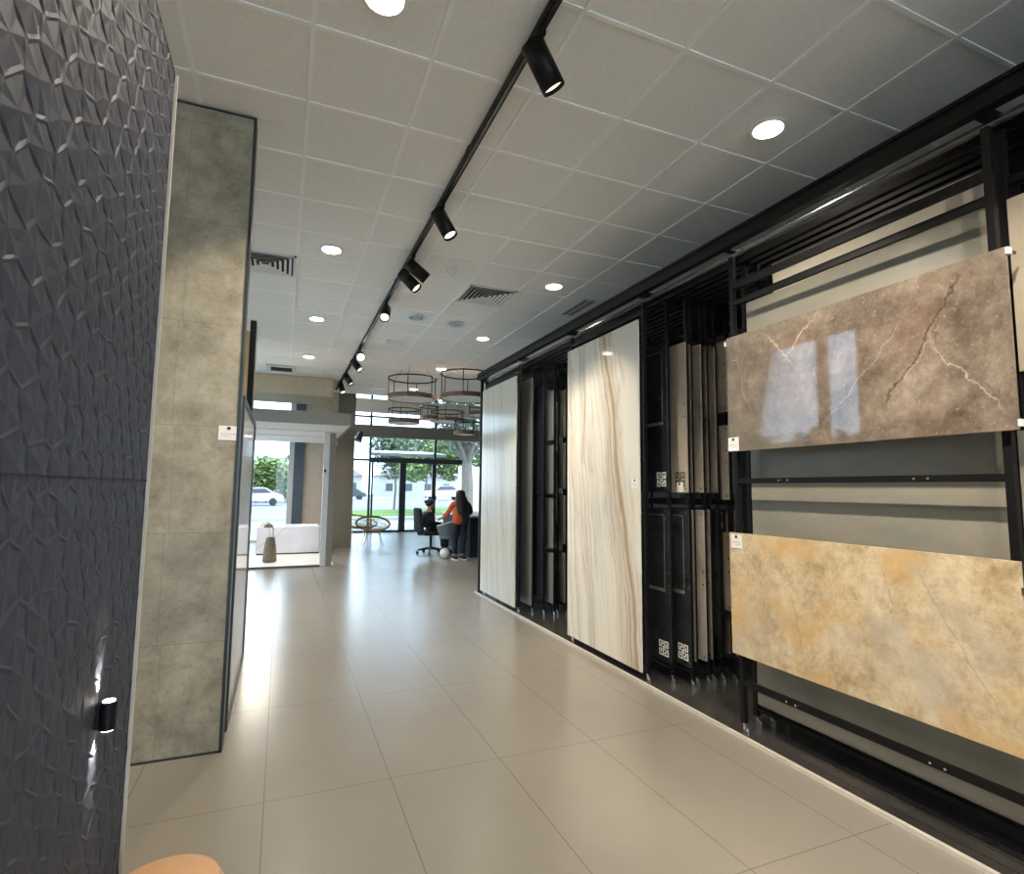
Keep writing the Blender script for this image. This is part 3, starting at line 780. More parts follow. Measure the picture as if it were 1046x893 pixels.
# ------------------------------------------------------------------ bathroom display (far left)
t = thing('display_canopy', 'grey edged white canopy over the bathroom display', 'canopy', (0, 9.76, 0))
pbox('fascia', M['beam_grey'], t, -1.66, 1.045, 0, .05, 2.537, 2.745)
pbox('soffit', M['soffit'], t, -1.66, 1.045, .05, 4.25, 2.537, 2.60)
pbox('side_fascia', M['brown_wall'], t, 1.045, 1.085, 0, 4.25, 2.520, 2.745)
pbox('roof_board', M['soffit'], t, -1.66, 1.045, .05, 4.25, 2.70, 2.74)
bm = BM()
for y in (1.2, 2.4): box(bm, -1.66, 1.04, y, y + .05, 2.525, 2.538)
ob('soffit_battens', bm, M['white_paint'], t)
t = thing('display_post', 'slim grey and white post at the right edge of the bathroom display', 'post', (.80, 11.18, 0))
pbox('grey_board', M['beam_grey'], t, .03, .14, 0, .10, 0, 2.524); pbox('white_board', M['soffit'], t, -.07, .03, .02, .10, .0, 2.524)
pbox('outlet', M['black'], t, -.055, -.02, .008, .02, 1.77, 1.83)
sbox('trim_2', M['pave_dark'], -1.7, .73, 11.15, 11.19, 0, .035)
sbox('trim_3', M['soffit'], -1.7, .98, 11.19, 15.9, 0, .03)
light('AREA', (-.3, 12.4, 2.50), 45, WARM, shape='RECTANGLE', size=.5, size_y=.3)  # warm fill added under the canopy to brighten the display, no fixture
t = thing('bathtub', 'white rectangular bathtub with marble veined front in the bathroom display', 'bathtub', (-.45, 13.15, .03))
bm = BM(); box(bm, 0, 1.30, 0, .75, .04, .60, bev=.02)
top = max((f for f in bm.faces if abs(f.normal.z) > .9), key=lambda f: f.calc_center_median().z)
r = bmesh.ops.inset_individual(bm, faces=[top], thickness=.05); bmesh.ops.translate(bm, verts=top.verts, vec=(0, 0, -.40)); ob('basin', bm, M['porc'], t)
pbox('front_panel', M['tub_marble'], t, .01, 1.27, -.012, .0, .03, .585); pbox('plinth', M['black'], t, .02, 1.28, .02, .73, 0, .04)
t = thing('floor_vase', 'tapered brown wicker vase with a bent white stem on the bathroom display floor', 'vase', (-.15, 11.95, .03))
bm = BM(); lathe(bm, [(.115, 0), (.128, .02), (.122, .14), (.105, .30), (.083, .43), (.078, .46), (.06, .47)], 32); ob('body', bm, M['wicker'], t, smooth=True)
bm = BM(); tube(bm, [(-.02, 0, .46), (-.02, 0, .60), (-.06, 0, .70)], .008, 8); tube(bm, [(.03, 0, .46), (.05, 0, .58), (.02, 0, .70), (-.06, 0, .77), (-.14, 0, .74), (-.18, 0, .64)], .012, 8)
ob('stem', bm, M['white_plastic'], t, smooth=True)
bm = BM(); lathe(bm, [(.085, .665), (.078, .70), (.05, .735), (.01, .75)], 24, -.05, 0); ob('dark_cap', bm, M['brown_wall'], t, smooth=True)

# rear walls of the bathroom display
bm = BM(); box(bm, .54, 1.22, 15.95, 16.10, 0, 5.3); box(bm, -1.85, .54, 15.95, 16.1, 4.3, 5.3)
struct('wall_display', bm, M['beige_wall'])
bm = BM(); box(bm, .28, .54, 15.90, 16.10, 0, 4.3); struct('trim_4', bm, M['wire_blue'])
w = sbox('window_2', M['white_paint'], -1.7, .28, 15.97, 16.05, 0.03, .10)
bm = BM(); box(bm, .15, .28, 15.95, 16.07, .1, 4.3); box(bm, -.95, -.88, 15.97, 16.05, .1, 4.3); box(bm, -1.7, .15, 15.97, 16.05, 2.95, 3.1); ob('window_frame', bm, M['white_paint'], w)
pbox('pane', M['glass'], w, -1.7, .28, 16.005, 16.015, .1, 4.3)
# bulkhead above the canopy
bm = BM(); box(bm, -1.7, .93, 12.2, 13.55, 3.39, CEIL - .001); struct('wall_bulkhead', bm, M['tan'])
# brown pillar
bm = BM(); box(bm, 1.20, 1.66, 14.4, 16.1, 0, 5.3); struct('wall_pillar', bm, M['brown_wall'])
bm = BM(); box(bm, 1.0, 1.2, 14.0, 14.1, 2.5, CEIL); struct('wall_pillar_return', bm, M['tan'])

# ------------------------------------------------------------------ entrance facade
FY = 19.1
w = sbox('window_3', M['frame_dark'], 1.66, 7.1, FY - .04, FY + .06, 0, .06)
def mull(x, z0, z1, ww=.07): return pbox('mullion', M['frame_dark'], w, x - ww / 2, x + ww / 2, FY - .04, FY + .06, z0, z1)
mull(2.72, .06, 5.25); mull(4.96, .06, 5.25, .08); mull(6.9, .06, 5.25)
pbox('transom', M['frame_dark'], w, 1.66, 2.7, FY - .04, FY + .06, 2.38, 2.45)
pbox('clerestory_rail', M['frame_dark'], w, 1.66, 7.1, FY - .03, FY + .05, 3.86, 3.92)
pbox('top_rail', M['blind'], w, 1.66, 7.1, FY - .03, FY + .05, 4.80, 5.25)
pbox('pane', M['glass'], w, 1.66, 7.1, FY + .005, FY + .012, .06, 5.2)
d = sbox('door_1', M['frame_dark'], 3.73, 3.94, FY - .06, FY + .05, .02, 2.38)
bm = BM(); box(bm, 2.78, 2.84, FY - .06, FY - .01, .02, 2.38); box(bm, 4.86, 4.92, FY - .06, FY - .01, .02, 2.38); box(bm, 2.78, 4.92, FY - .06, FY - .01, .02, .06); ob('door_frame', bm, M['frame_dark'], d)
pbox('door_operator', M['frame_dark'], d, 2.70, 5.92, FY - .16, FY - .02, 2.33, 2.50)
sbox('trim_5', M['beam_brown'], 1.66, 7.1, FY - .25, FY - .05, 3.17, 3.58)
t = thing('roller_blind', 'beige roller blind across the top of the entrance glazing', 'blind', (0, FY - .12, 0))
pbox('fabric', M['blind'], t, 2.16, 7.0, -.008, .008, 4.02, 4.42); bm = BM(); cyl(bm, (2.16, 0, 4.45), (7.0, 0, 4.45), .035, seg=14); ob('roll', bm, M['blind'], t); bm = BM(); cyl(bm, (2.16, 0, 4.02), (7.0, 0, 4.02), .014, seg=10); ob('bottom_bar', bm, M['white_plastic'], t)
t = thing('entrance_canopy', 'white glass canopy outside over the entrance door', 'canopy', (3.95, FY + .1, 2.58))
bm = BM(); v = [bm.verts.new(p) for p in ((-1.15, 0, 0), (1.45, 0, 0), (1.2, 1.2, .15), (-.95, 1.2, .15))]; r = bm.faces.new(v); e = bmesh.ops.extrude_face_region(bm, geom=[r]); bmesh.ops.translate(bm, verts=[x for x in e['geom'] if isinstance(x, bmesh.types.BMVert)], vec=(0, 0, .10)); ob('sheet', bm, M['soffit'], t)
for x in (-.9, 1.2):
    bm = BM(); tube(bm, [(x, .0, .1), (x, 1.1, .22)], .015); ob('bracket', bm, M['frame_dark'], t)
t = thing('ceiling_spotlight', 'small dark spotlight hanging beside the brown pillar under the facade beam', 'spotlight', (2.22, 18.0, 3.2))
bm = BM(); tube(bm, [(0, .9, .12), (0, .4, .06), (0, 0, .02)], .02); ob('arm', bm, M['frame_dark'], t); bm = BM(); cyl(bm, (.04, 0, .05), (-.06, -.05, -.26), .07, .13, seg=20); ob('head', bm, M['frame_dark'], t, smooth=True)

# ------------------------------------------------------------------ ring pendants
def ring(loc, R, H, label, n=12, band=.085):
    t = thing('ring_pendant', label, 'pendant lamp', loc, group='round cage pendants with wooden bands')
    P = [(R * math.cos(2 * PI * k / n + .13), R * math.sin(2 * PI * k / n + .13)) for k in range(n)]
    bm = BM(); tube(bm, [(a, b, H) for a, b in P], .014, 6, closed=True); ob('top_ring', bm, M['black'], t)
    for k in range(0, n, 2):
        bm = BM(); tube(bm, [(P[k][0], P[k][1], band * .5), (P[k][0], P[k][1], H)], .009, 6); ob('cage_rod', bm, M['black'], t)
    bm = BM()
    for rr, z0, z1 in ((R + .004, 0, band), (R - .016, 0, band)):
        pass
    o0 = [bm.verts.new((a * 1.01, b * 1.01, 0)) for a, b in P]; o1 = [bm.verts.new((a * 1.01, b * 1.01, band)) for a, b in P]
    i0 = [bm.verts.new((a * .96, b * .96, 0)) for a, b in P]; i1 = [bm.verts.new((a * .96, b * .96, band)) for a, b in P]
    for k in range(n):
        j = (k + 1) % n
        for A, B in ((o0, o1), (o1, i1), (i1, i0), (i0, o0)): bm.faces.new((A[k], A[j], B[j], B[k]))
    ob('wooden_band', bm, M['brown_ring'], t)
    bm = BM(); f = [bm.verts.new((a * .955, b * .955, .012)) for a, b in P]; f2 = [bm.verts.new((a * .955, b * .955, .024)) for a, b in P]
    bm.faces.new(f); bm.faces.new(list(reversed(f2)))
    ob('diffuser', bm, M['diffuser'], t)
    for k in (0, 4, 8):
        bm = BM(); tube(bm, [(P[k][0], P[k][1], H), (P[k][0] * .6, P[k][1] * .6, CEIL - loc[2] + .004)], .004, 5); ob('suspension_wire', bm, M['black'], t)
    return t
ring((2.25, 10.5, 3.175), .47, .41, 'largest left ring pendant, hanging close under the ceiling')
ring((3.24, 10.25, 3.215), .50, .50, 'largest right ring pendant, hanging next to the rack end')
ring((2.60, 13.0, 3.00), .37, .33, 'small ring pendant below the largest left one')
ring((3.75, 13.3, 3.13), .42, .25, 'ring pendant below the largest right one, left of two')
ring((4.56, 13.0, 3.30), .36, .25, 'ring pendant partly behind the rack end, highest of the lower group')
ring((3.12, 12.65, 3.08), .22, .30, 'small ring pendant in the middle of the lower group')
ring((3.85, 12.2, 2.72), .24, .32, 'lowest and smallest ring pendant of the cluster')

# ------------------------------------------------------------------ reception desk and seating
t = thing('reception_desk', 'dark reception desk with white top behind the end of the rack', 'desk', (3.83, 11.6, 0))
pbox('front_board', M['cloth_navy'], t, 0, .9, 0, 2.2, 0, .86); pbox('desk_top', M['white_plastic'], t, -.06, .95, -.04, 2.24, .86, .90, bev=.008); pbox('kick_plate', M['black'], t, -.008, 0, .02, 2.18, 0, .10)

def office_chair(loc, rot):
    t = thing('office_chair', 'black swivel office chair with the seated person by the entrance', 'chair', loc, rot)
    bm = BM(); box(bm, -.24, .26, -.25, .25, .42, .51, bev=.035); ob('seat', bm, M['cloth_black'], t, smooth=True)
    bm = BM(); box(bm, -.34, -.24, -.24, .24, .50, 1.04, bev=.048)
    for v in bm.verts:
        v.co.x -= .10 * max(0, v.co.z - .6); v.co.y *= 1 - .35 * max(0, (v.co.z - .85) / .2)
    ob('backrest', bm, M['cloth_black'], t, smooth=True)
    bm = BM(); tube(bm, [(-.10, 0, .43), (-.30, 0, .44), (-.335, 0, .60)], .022, 8); ob('back_support', bm, M['black'], t)
    for s_ in (-1, 1):
        bm = BM(); tube(bm, [(0, s_ * .24, .46), (.0, s_ * .30, .50), (.0, s_ * .30, .68), (-.02, s_ * .30, .70)], .016, 8); box(bm, -.14, .14, s_ * .30 - .03, s_ * .30 + .03, .70, .73, bev=.008); ob('armrest', bm, M['black'], t)
    bm = BM(); cyl(bm, (0, 0, .10), (0, 0, .43), .028, seg=16); ob('gas_lift', bm, M['black'], t)
    bm = BM()
    for k in range(5):
        a = 2 * PI * k / 5 + .5; tube(bm, [(0, 0, .13), (.30 * math.cos(a), .30 * math.sin(a), .085)], [.032, .018], 8)
    ob('star_base', bm, M['black'], t)
    for k in range(5):
        a = 2 * PI * k / 5 + .5; bm = BM(); c = Vector((.30 * math.cos(a), .30 * math.sin(a), .032)); q = Vector((-math.sin(a), math.cos(a), 0)) * .022; cyl(bm, c - q, c + q, .031, seg=14); ob('caster', bm, M['black_matte'], t)
    return t
office_chair((3.22, 12.62, 0), .12)
def guest_chair(loc, rot):
    t = thing('guest_chair', 'grey tub chair between the seated and the standing person', 'chair', loc, rot)
    bm = BM(); n = 14; prof = []
    outer = []; inner = []
    for i in range(n + 1):
        a = PI * .15 + PI * 1.7 * i / n
        ca, sa = math.cos(a), math.sin(a); hgt = .80 - .16 * (1 - abs(math.sin(a / 2)) ** 2)
        rows = []
        for r_, z in ((.20, .40), (.26, .55), (.29, hgt), (.265, hgt + .01), (.235, .56), (.17, .43)): rows.append(bm.verts.new((r_ * ca, r_ * sa, z)))
        prof.append(rows)
    for i in range(n):
        for k in range(5): bm.faces.new((prof[i][k], prof[i + 1][k], prof[i + 1][k + 1], prof[i][k + 1]))
    ob('shell', bm, M['grey_shell'], t, smooth=True)
    bm = BM(); tube(bm, [(v[2].co.x, v[2].co.y, v[2].co.z + .012) for v in prof] if False else [(.28 * math.cos(PI * .15 + PI * 1.7 * i / n), .28 * math.sin(PI * .15 + PI * 1.7 * i / n), .80 - .16 * (1 - abs(math.sin((PI * .15 + PI * 1.7 * i / n) / 2)) ** 2) + .012) for i in range(n + 1)], .012, 8); ob('piping', bm, M['white_plastic'], t)
    bm = BM(); lathe(bm, [(.20, .38), (.225, .40), (.225, .44), (.18, .46)], 24); ob('seat', bm, M['grey_shell'], t, smooth=True)
    for a in (.8, 2.4, 3.9, 5.5):
        bm = BM(); tube(bm, [(.15 * math.cos(a), .15 * math.sin(a), .39), (.21 * math.cos(a), .21 * math.sin(a), 0)], [.014, .009], 8); ob('leg', bm, M['black'], t)
    return t
guest_chair((3.48, 12.00, 0), 2.6)
bm = BM(); sph(bm, (0, 0, .11), .11); b = ob('white_ball', bm, M['white_plastic'], None, (3.28, 11.62, 0), smooth=True); tag(b, 'white round ball on the floor beside the standing person', 'ball')

def lounge(loc, R, label, mat, grp, tilt=.16, rot=0, zc=.55):
    t = thing('lounge_chair', label, 'chair', loc, rot, grp); n = 28
    rim = [(R * math.cos(2 * PI * k / n), R * .92 * math.sin(2 * PI * k / n), zc + tilt * math.sin(2 * PI * k / n)) for k in range(n)]
    bm = BM(); tube(bm, rim, .028, 8, closed=True); ob('rim', bm, mat, t, smooth=True)
    bm = BM()
    for k in range(n):
        a = rim[k]; tube(bm, [a, (a[0] * .62, a[1] * .62, zc - .12 + (a[2] - zc) * .5), (a[0] * .12, a[1] * .12, zc - .20)], .008, 5)
    for f, dz in ((.80, -.07), (.55, -.135), (.3, -.175)): tube(bm, [(a[0] * f, a[1] * f, zc + dz + (a[2] - zc) * f * .7) for a in rim], .007, 5, closed=True)
    ob('woven_seat', bm, mat, t)
    for a in (.7, 2.4, 3.9, 5.5):
        bm = BM(); tube(bm, [(.20 * math.cos(a), .20 * math.sin(a), zc - .17), (.34 * math.cos(a), .34 * math.sin(a), 0)], .010, 6); ob('leg', bm, M['chrome'], t)
    return t
lounge((2.27, 15.0, 0), .43, 'round rattan lounge chair in front, by the entrance glazing', M['rim'], 'round rattan chairs by the entrance')
lounge((2.02, 16.7, 0), .62, 'greenish round rattan lounge chair behind the front one, beside the brown pillar', M['rim_green'], 'round rattan chairs by the entrance', .16, .4, .52)

# ------------------------------------------------------------------ people
def skin(name, verts, edges, mat, parent, sub=2, root=0):
    """verts: (x, y, z, radius) ; one continuous surface grown by a skin modifier"""
    me = bpy.data.meshes.new(name); me.from_pydata([v[:3] for v in verts], edges, []); me.materials.append(mat)
    o = bpy.data.objects.new(name, me); C.objects.link(o)
    if parent: o.parent = parent
    md = o.modifiers.new('skin', 'SKIN'); md.use_smooth_shade = True
    for i, v in enumerate(verts):
        s_ = me.skin_vertices[0].data[i]; r = v[3]; s_.radius = (r, r) if not isinstance(r, tuple) else r; s_.use_root = (i == root)
    sb = o.modifiers.new('sub', 'SUBSURF'); sb.levels = sub; sb.render_levels = sub
    return o
def hand(V, E, wrist, d, side, down):
    """append palm, four fingers and a thumb to a skeleton"""
    d = Vector(d).normalized(); s = Vector(side).normalized(); u = Vector(down).normalized()
    w = Vector(V[wrist][:3]); b = len(V)
    palm = w + d * .055; V.append((*palm, .026)); E.append((wrist, b)); kn = w + d * .085
    for i, (off, ln) in enumerate(((-.027, .055), (-.009, .065), (.009, .062), (.026, .048))):
        p0 = kn + s * off; p1 = p0 + d * ln * .55 + u * .012; p2 = p0 + d * ln * .95 + u * .034
        q = len(V); V += [(*p0, .010), (*p1, .0085), (*p2, .0075)]; E += [(b, q), (q, q + 1), (q + 1, q + 2)]
    p0 = w + d * .035 - s * .03; p1 = p0 + d * .03 - s * .018 + u * .01; q = len(V); V += [(*p0, .012), (*p1, .009)]; E += [(b, q), (q, q + 1)]
def head(t, c, r, yaw, skinm):
    """face details: nose, eyes, mouth, ears; c = head centre, yaw = looking direction"""
    f = Vector((math.cos(yaw), math.sin(yaw), 0)); s = Vector((-f.y, f.x, 0)); c = Vector(c)
    bm = BM()
    for k in (-1, 1): sph(bm, c + s * k * r * .92 + Vector((0, 0, -.005)), .022, (.6, .6, 1), 10, 8)
    sph(bm, c + f * r * 1.02 + Vector((0, 0, -.012)), .016, (1, .8, 1.4), 10, 8); ob('ears_and_nose', bm, skinm, t, smooth=True)
    bm = BM()
    for k in (-1, 1): sph(bm, c + f * r * .90 + s * k * .031 + Vector((0, 0, .012)), .011, (1, 1, .7), 10, 8)
    ob('eyes', bm, M['cloth_black'], t)
    bm = BM(); sph(bm, c + f * r * .90 + Vector((0, 0, -.055)), .018, (.6, 1.2, .35), 10, 8); ob('mouth', bm, M['orange'], t)

# standing woman, seen from behind, leaning over the desk
t = thing('person', 'standing person with long dark hair in an orange and black top leaning at the desk', 'person', (3.52, 11.40, 0))
V = [(0.02, .0, .86, .095), (.03, .02, 1.02, .09), (.05, .10, 1.15, .09), (.055, .14, 1.26, .062), (.06, .17, 1.305, .055), (.065, .20, 1.37, .088), (.065, .205, 1.42, .075)]
E = [(0, 1), (1, 2), (2, 3), (3, 4), (4, 5), (5, 6)]
def limb(V, E, root, pts):
    prev = root
    for p in pts: V.append(p); E.append((prev, len(V) - 1)); prev = len(V) - 1
    return prev
def body_woman(k=0.0, hands=True):
    V2, E2 = list(V), list(E)
    l = limb(V2, E2, 0, [(-.07, .0, .80, .075), (-.085, .02, .47, .058), (-.10, -.01, .10, .038), (-.10, -.01, .045, .036), (-.11, -.13, .03, .028)])
    r = limb(V2, E2, 0, [(.11, .0, .80, .075), (.10, .02, .47, .058), (.07, -.01, .10, .038), (.07, -.01, .045, .036), (.08, -.13, .03, .028)])
    la = limb(V2, E2, 2, [(-.10, .08, 1.16, .040), (-.20, .14, .98, .038), (-.285, .28, .86, .029)])
    ra = limb(V2, E2, 2, [(.20, .10, 1.16, .040), (.31, .14, .98, .038), (.30, .36, .93, .029)])
    hand(V2, E2, la, (-.4, .7, -.2), (.7, .4, 0), (0, .1, -1)); hand(V2, E2, ra, (.2, 1, -.1), (-1, .2, 0), (0, .1, -1))
    return V2, E2
V2, E2 = body_woman(); skin('body', V2, E2, M['skin'], t)
# clothing
skin('trousers', [(.02, .01, .86, .108), (-.065, .01, .78, .088), (-.085, .02, .47, .070), (-.10, -.01, .10, .056), (.105, .01, .78, .088), (.10, .02, .47, .070), (.07, -.01, .10, .056)],
     [(0, 1), (1, 2), (2, 3), (0, 4), (4, 5), (5, 6)], M['cloth_navy'], t)
skin('orange_top', [(-.02, -.005, .70, .150), (-.02, .02, 1.0, .138), (.0, .09, 1.17, .140), (-.11, .08, 1.18, .066), (-.20, .14, .98, .055), (-.27, .26, .875, .042)], [(0, 1), (1, 2), (2, 3), (3, 4), (4, 5)], M['orange'], t)
skin('black_vest', [(.085, -.018, .68, .140), (.085, .004, 1.0, .140), (.095, .082, 1.17, .142), (.21, .10, 1.18, .068), (.31, .14, .98, .057), (.302, .34, .935, .042)], [(0, 1), (1, 2), (2, 3), (3, 4), (4, 5)], M['cloth_black'], t)
bm = BM()
hp = [(.066, .19, 1.455, .055, .05), (.064, .165, 1.42, .098, .09), (.062, .13, 1.34, .105, .085), (.058, .050, 1.25, .130, .090), (.055, -.03, 1.13, .145, .075), (.05, -.085, 1.00, .135, .065), (.045, -.105, .92, .08, .035)]
rings = []
for x, y, z, a, b_ in hp:
    rings.append([bm.verts.new((x + a * math.cos(2 * PI * k / 20) * (1 + .05 * math.sin(3 * k)), y + b_ * math.sin(2 * PI * k / 20), z)) for k in range(20)])
for A, B in zip(rings, rings[1:]):
    for k in range(20): bm.faces.new((A[k], A[(k + 1) % 20], B[(k + 1) % 20], B[k]))
bm.faces.new(rings[0]); bm.faces.new(rings[-1]); ob('hair', bm, M['hair'], t, smooth=True)
head(t, (.065, .205, 1.385), .086, PI / 2, M['skin'])
for x, a in ((-.10, 0), (.07, .1)):
    bm = BM(); box(bm, x - .045, x + .045, -.20, .075, .022, .085, bev=.03); ob('shoe', bm, M['cloth_black'], t, smooth=True); bm = BM(); box(bm, x - .05, x + .05, -.21, .08, 0, .028, bev=.01); ob('shoe_sole', bm, M['white_plastic'], t)

# seated person in the office chair, facing right
t = thing('person', 'seated person in dark jacket on the black office chair near the entrance', 'person', (3.20, 12.62, 0), .12)
V = [(-.08, 0, .57, .10), (-.10, 0, .72, .085), (-.06, 0, .88, .085), (-.03, 0, .99, .058), (-.015, 0, 1.03, .062), (.01, 0, 1.10, .100), (.0, 0, 1.16, .090)]
E = [(0, 1), (1, 2), (2, 3), (3, 4), (4, 5), (5, 6)]
V2, E2 = list(V), list(E)
for s_ in (-1, 1):
    limb(V2, E2, 0, [(.02, s_ * .09, .57, .070), (.36, s_ * .11, .56, .06), (.36, s_ * .11, .12, .04), (.37, s_ * .11, .045, .035), (.48, s_ * .12, .03, .028)])
    a = limb(V2, E2, 2, [(-.07, s_ * .17, .88, .038), (-.02, s_ * .23, .70, .036), (.20, s_ * .17, .68, .029)])
    hand(V2, E2, a, (1, -s_ * .3, 0), (0, 1, 0), (0, 0, -1))
skin('body', V2, E2, M['skin'], t)
skin('jacket', [(-.09, 0, .58, .165), (-.11, 0, .72, .155), (-.06, 0, .90, .155), (-.07, .18, .90, .078), (-.02, .23, .70, .056), (.17, .18, .682, .043), (-.07, -.18, .90, .078), (-.02, -.23, .70, .056), (.17, -.18, .682, .043)],
     [(0, 1), (1, 2), (2, 3), (3, 4), (4, 5), (2, 6), (6, 7), (7, 8)], M['cloth_black'], t)
skin('shirt_front', [(.03, -.06, .66, .055), (.045, -.05, .78, .058), (.05, -.03, .92, .055)], [(0, 1), (1, 2)], M['cloth_grey'], t)
skin('trousers', [(-.08, 0, .56, .135), (.02, .09, .565, .095), (.36, .11, .56, .074), (.36, .11, .11, .055), (.02, -.09, .565, .095), (.36, -.11, .56, .074), (.36, -.11, .11, .055)], [(0, 1), (1, 2), (2, 3), (0, 4), (4, 5), (5, 6)], M['cloth_navy'], t)
bm = BM(); sph(bm, (-.025, 0, 1.15), .105, (1.0, .95, .88)); sph(bm, (-.115, 0, 1.175), .042, (1.1, 1, .8)); ob('hair', bm, M['hair'], t, smooth=True)
head(t, (.012, 0, 1.115), .088, 0, M['skin'])
for s_ in (-1, 1):
    bm = BM(); box(bm, .30, .56, s_ * .115 - .045, s_ * .115 + .045, 0, .08, bev=.025); ob('shoe', bm, M['cloth_black'], t, smooth=True)

# ------------------------------------------------------------------ outside
GZ = -.06
def ground(name, mat, x0, x1, y0, y1, z=GZ, label='', cat=''):
    bm = BM(); box(bm, x0, x1, y0, y1, z - .1, z); o = ob(name, bm, mat); o['kind'] = 'structure'; return o
ground('ground_paving', M['pave'], -45, 60, 19.35, 33, GZ)
ground('ground_side_yard', M['pave_bounce'], -45, -1.87, -5.2, 19.35, GZ - .005)  # unseen yard, pale to throw light up through the side window
ground('ground_back_yard', M['pave_bounce'], -45, 60, -40, -5.2, GZ - .003)  # unseen yard behind the camera, pale to bounce light at the ceiling
ground('ground_dark_strip', M['pave_dark'], -45, 60, 27.0, 29.5, GZ + .008)
bm = BM(); n = 20
vs0 = [bm.verts.new((3.2 + 44 * k / n, 31.0 , GZ + .03)) for k in range(n + 1)]; vs1 = [bm.verts.new((3.2 + 44 * k / n, 33.0 + 10.5 * math.sin(min(1, .2 + k / n * 1.8) * PI / 2), GZ + .06)) for k in range(n + 1)]
for k in range(n):
    bm.faces.new((vs0[k], vs0[k + 1], vs1[k + 1], vs1[k]))
r = bmesh.ops.extrude_face_region(bm, geom=list(bm.faces)); bmesh.ops.translate(bm, verts=[x for x in r['geom'] if isinstance(x, bmesh.types.BMVert)], vec=(0, 0, -.15))
o = ob('ground_lawn', bm, M['grass']); o['kind'] = 'structure'
ground('ground_road', M['asphalt'], -80, 100, 33, 78, GZ - .01)
ground('ground_verge', M['pave'], -100, 120, 78, 130, GZ)

def crown(bm, c, rx, ry, rz, n, leaf, rnd):
    for _ in range(n):
        while True:
            p = Vector((rnd.uniform(-1, 1), rnd.uniform(-1, 1), rnd.uniform(-1, 1)))
            if .25 < p.length < 1: break
        p = Vector((c[0] + p.x * rx, c[1] + p.y * ry, c[2] + p.z * rz))
        a = Vector((rnd.uniform(-1, 1), rnd.uniform(-1, 1), rnd.uniform(-.6, .6))).normalized(); b = a.cross(Vector((rnd.uniform(-1, 1), rnd.uniform(-1, 1), 1))).normalized()
        s = leaf * rnd.uniform(.6, 1.3)
        bm.faces.new([bm.verts.new(p + a * s), bm.verts.new(p + b * s * .55), bm.verts.new(p - a * s), bm.verts.new(p - b * s * .55)])
def tree(loc, h, r, label, mat, seed, n=1500, leaf=.28, trunk=.18, grp='trees outside the glazing', low=.35):
    rnd = random.Random(seed)
    t = thing('tree', label, 'tree', loc, group=grp)
    bm = BM(); tube(bm, [(0, 0, -.02), (.08, .03, h * .25), (.0, .1, h * .55), (.05, 0, h * .8)], [trunk, trunk * .8, trunk * .6, trunk * .25], 10)
    for k in range(5):
        a = 2 * PI * k / 5; tube(bm, [(.03, .06, h * .4), (r * .4 * math.cos(a), r * .4 * math.sin(a), h * .6), (r * .7 * math.cos(a), r * .7 * math.sin(a), h * .72)], [trunk * .4, trunk * .25, trunk * .1], 6)
    ob('trunk', bm, M['bark'], t)
    bm = BM(); nb = 7
    for k in range(nb):
        a = rnd.uniform(0, 2 * PI); q = rnd.uniform(.1, .62) * r
        crown(bm, (q * math.cos(a), q * math.sin(a), h * rnd.uniform(low + .12, .86)), r * .55, r * .55, h * .17, n // nb, leaf, rnd)
    ob('foliage', bm, mat, t)
    return t
tree((8.4, 32.5, GZ), 5.2, 2.2, 'fresh green tree beyond the entrance door, left of the door middle', M['leaf3'], 1, 3600, .14, .07)
tree((13.4, 43, GZ), 6.8, 3.4, 'broad green tree beyond the right door leaf', M['leaf'], 2, 3600, .17)
tree((7.85, 24.5, GZ), 6.5, 1.9, 'thick trunked tree just behind the standing person outside', M['leaf2'], 3, 2800, .12, .34, low=.5)
tree((13.2, 30.5, GZ), 7.0, 2.2, 'grey green tree at the right end of the entrance glazing', M['leaf2'], 4, 2800, .13, .16)
tree((7.1, 38, GZ), 6.0, 2.0, 'loose grey green tree beyond the left door leaf', M['leaf2'], 8, 3000, .15, .08)
tree((21, 86, GZ), 11, 6.5, 'tall distant grey green tree across the road', M['leaf2'], 5, 1500, .5)
def bush(loc, rx, ry, h, label, mat, seed, n=1800):
    t = thing('bush', label, 'bush', loc, group='bushes outside'); rnd = random.Random(seed)
    bm = BM()
    for k in range(8): crown(bm, (rnd.uniform(-.6, .6) * rx, rnd.uniform(-.5, .5) * ry, h * rnd.uniform(.35, .62)), rx * .45, ry * .6, h * .36, n // 8, .30, rnd)
    ob('foliage', bm, mat, t)
    bm = BM()
    for k in range(7): tube(bm, [(rx * (k - 3) * .2, 0, -.02), (rx * (k - 3) * .24, .2, h * .5)], [.12, .05], 6)
    ob('stems', bm, M['bark'], t); return t
bush((-.4, 60, GZ), 4.6, 3, 5.0, 'bright green bush across the road seen through the bathroom window', M['leaf3'], 11, 3200)
bm = BM(); rnd_ = random.Random(21)
for y in (4, 6.5, 9, 11.5, 14, 16.5, 19): crown(bm, (-9.5, y, 1.7), 1.6, 1.9, 1.75, 420, .3, rnd_)
o = ob('hedge', bm, M['leaf']); o['kind'] = 'stuff'; tag(o, 'leafy hedge in the side yard, seen mirrored in the polished taupe tile', 'hedge')
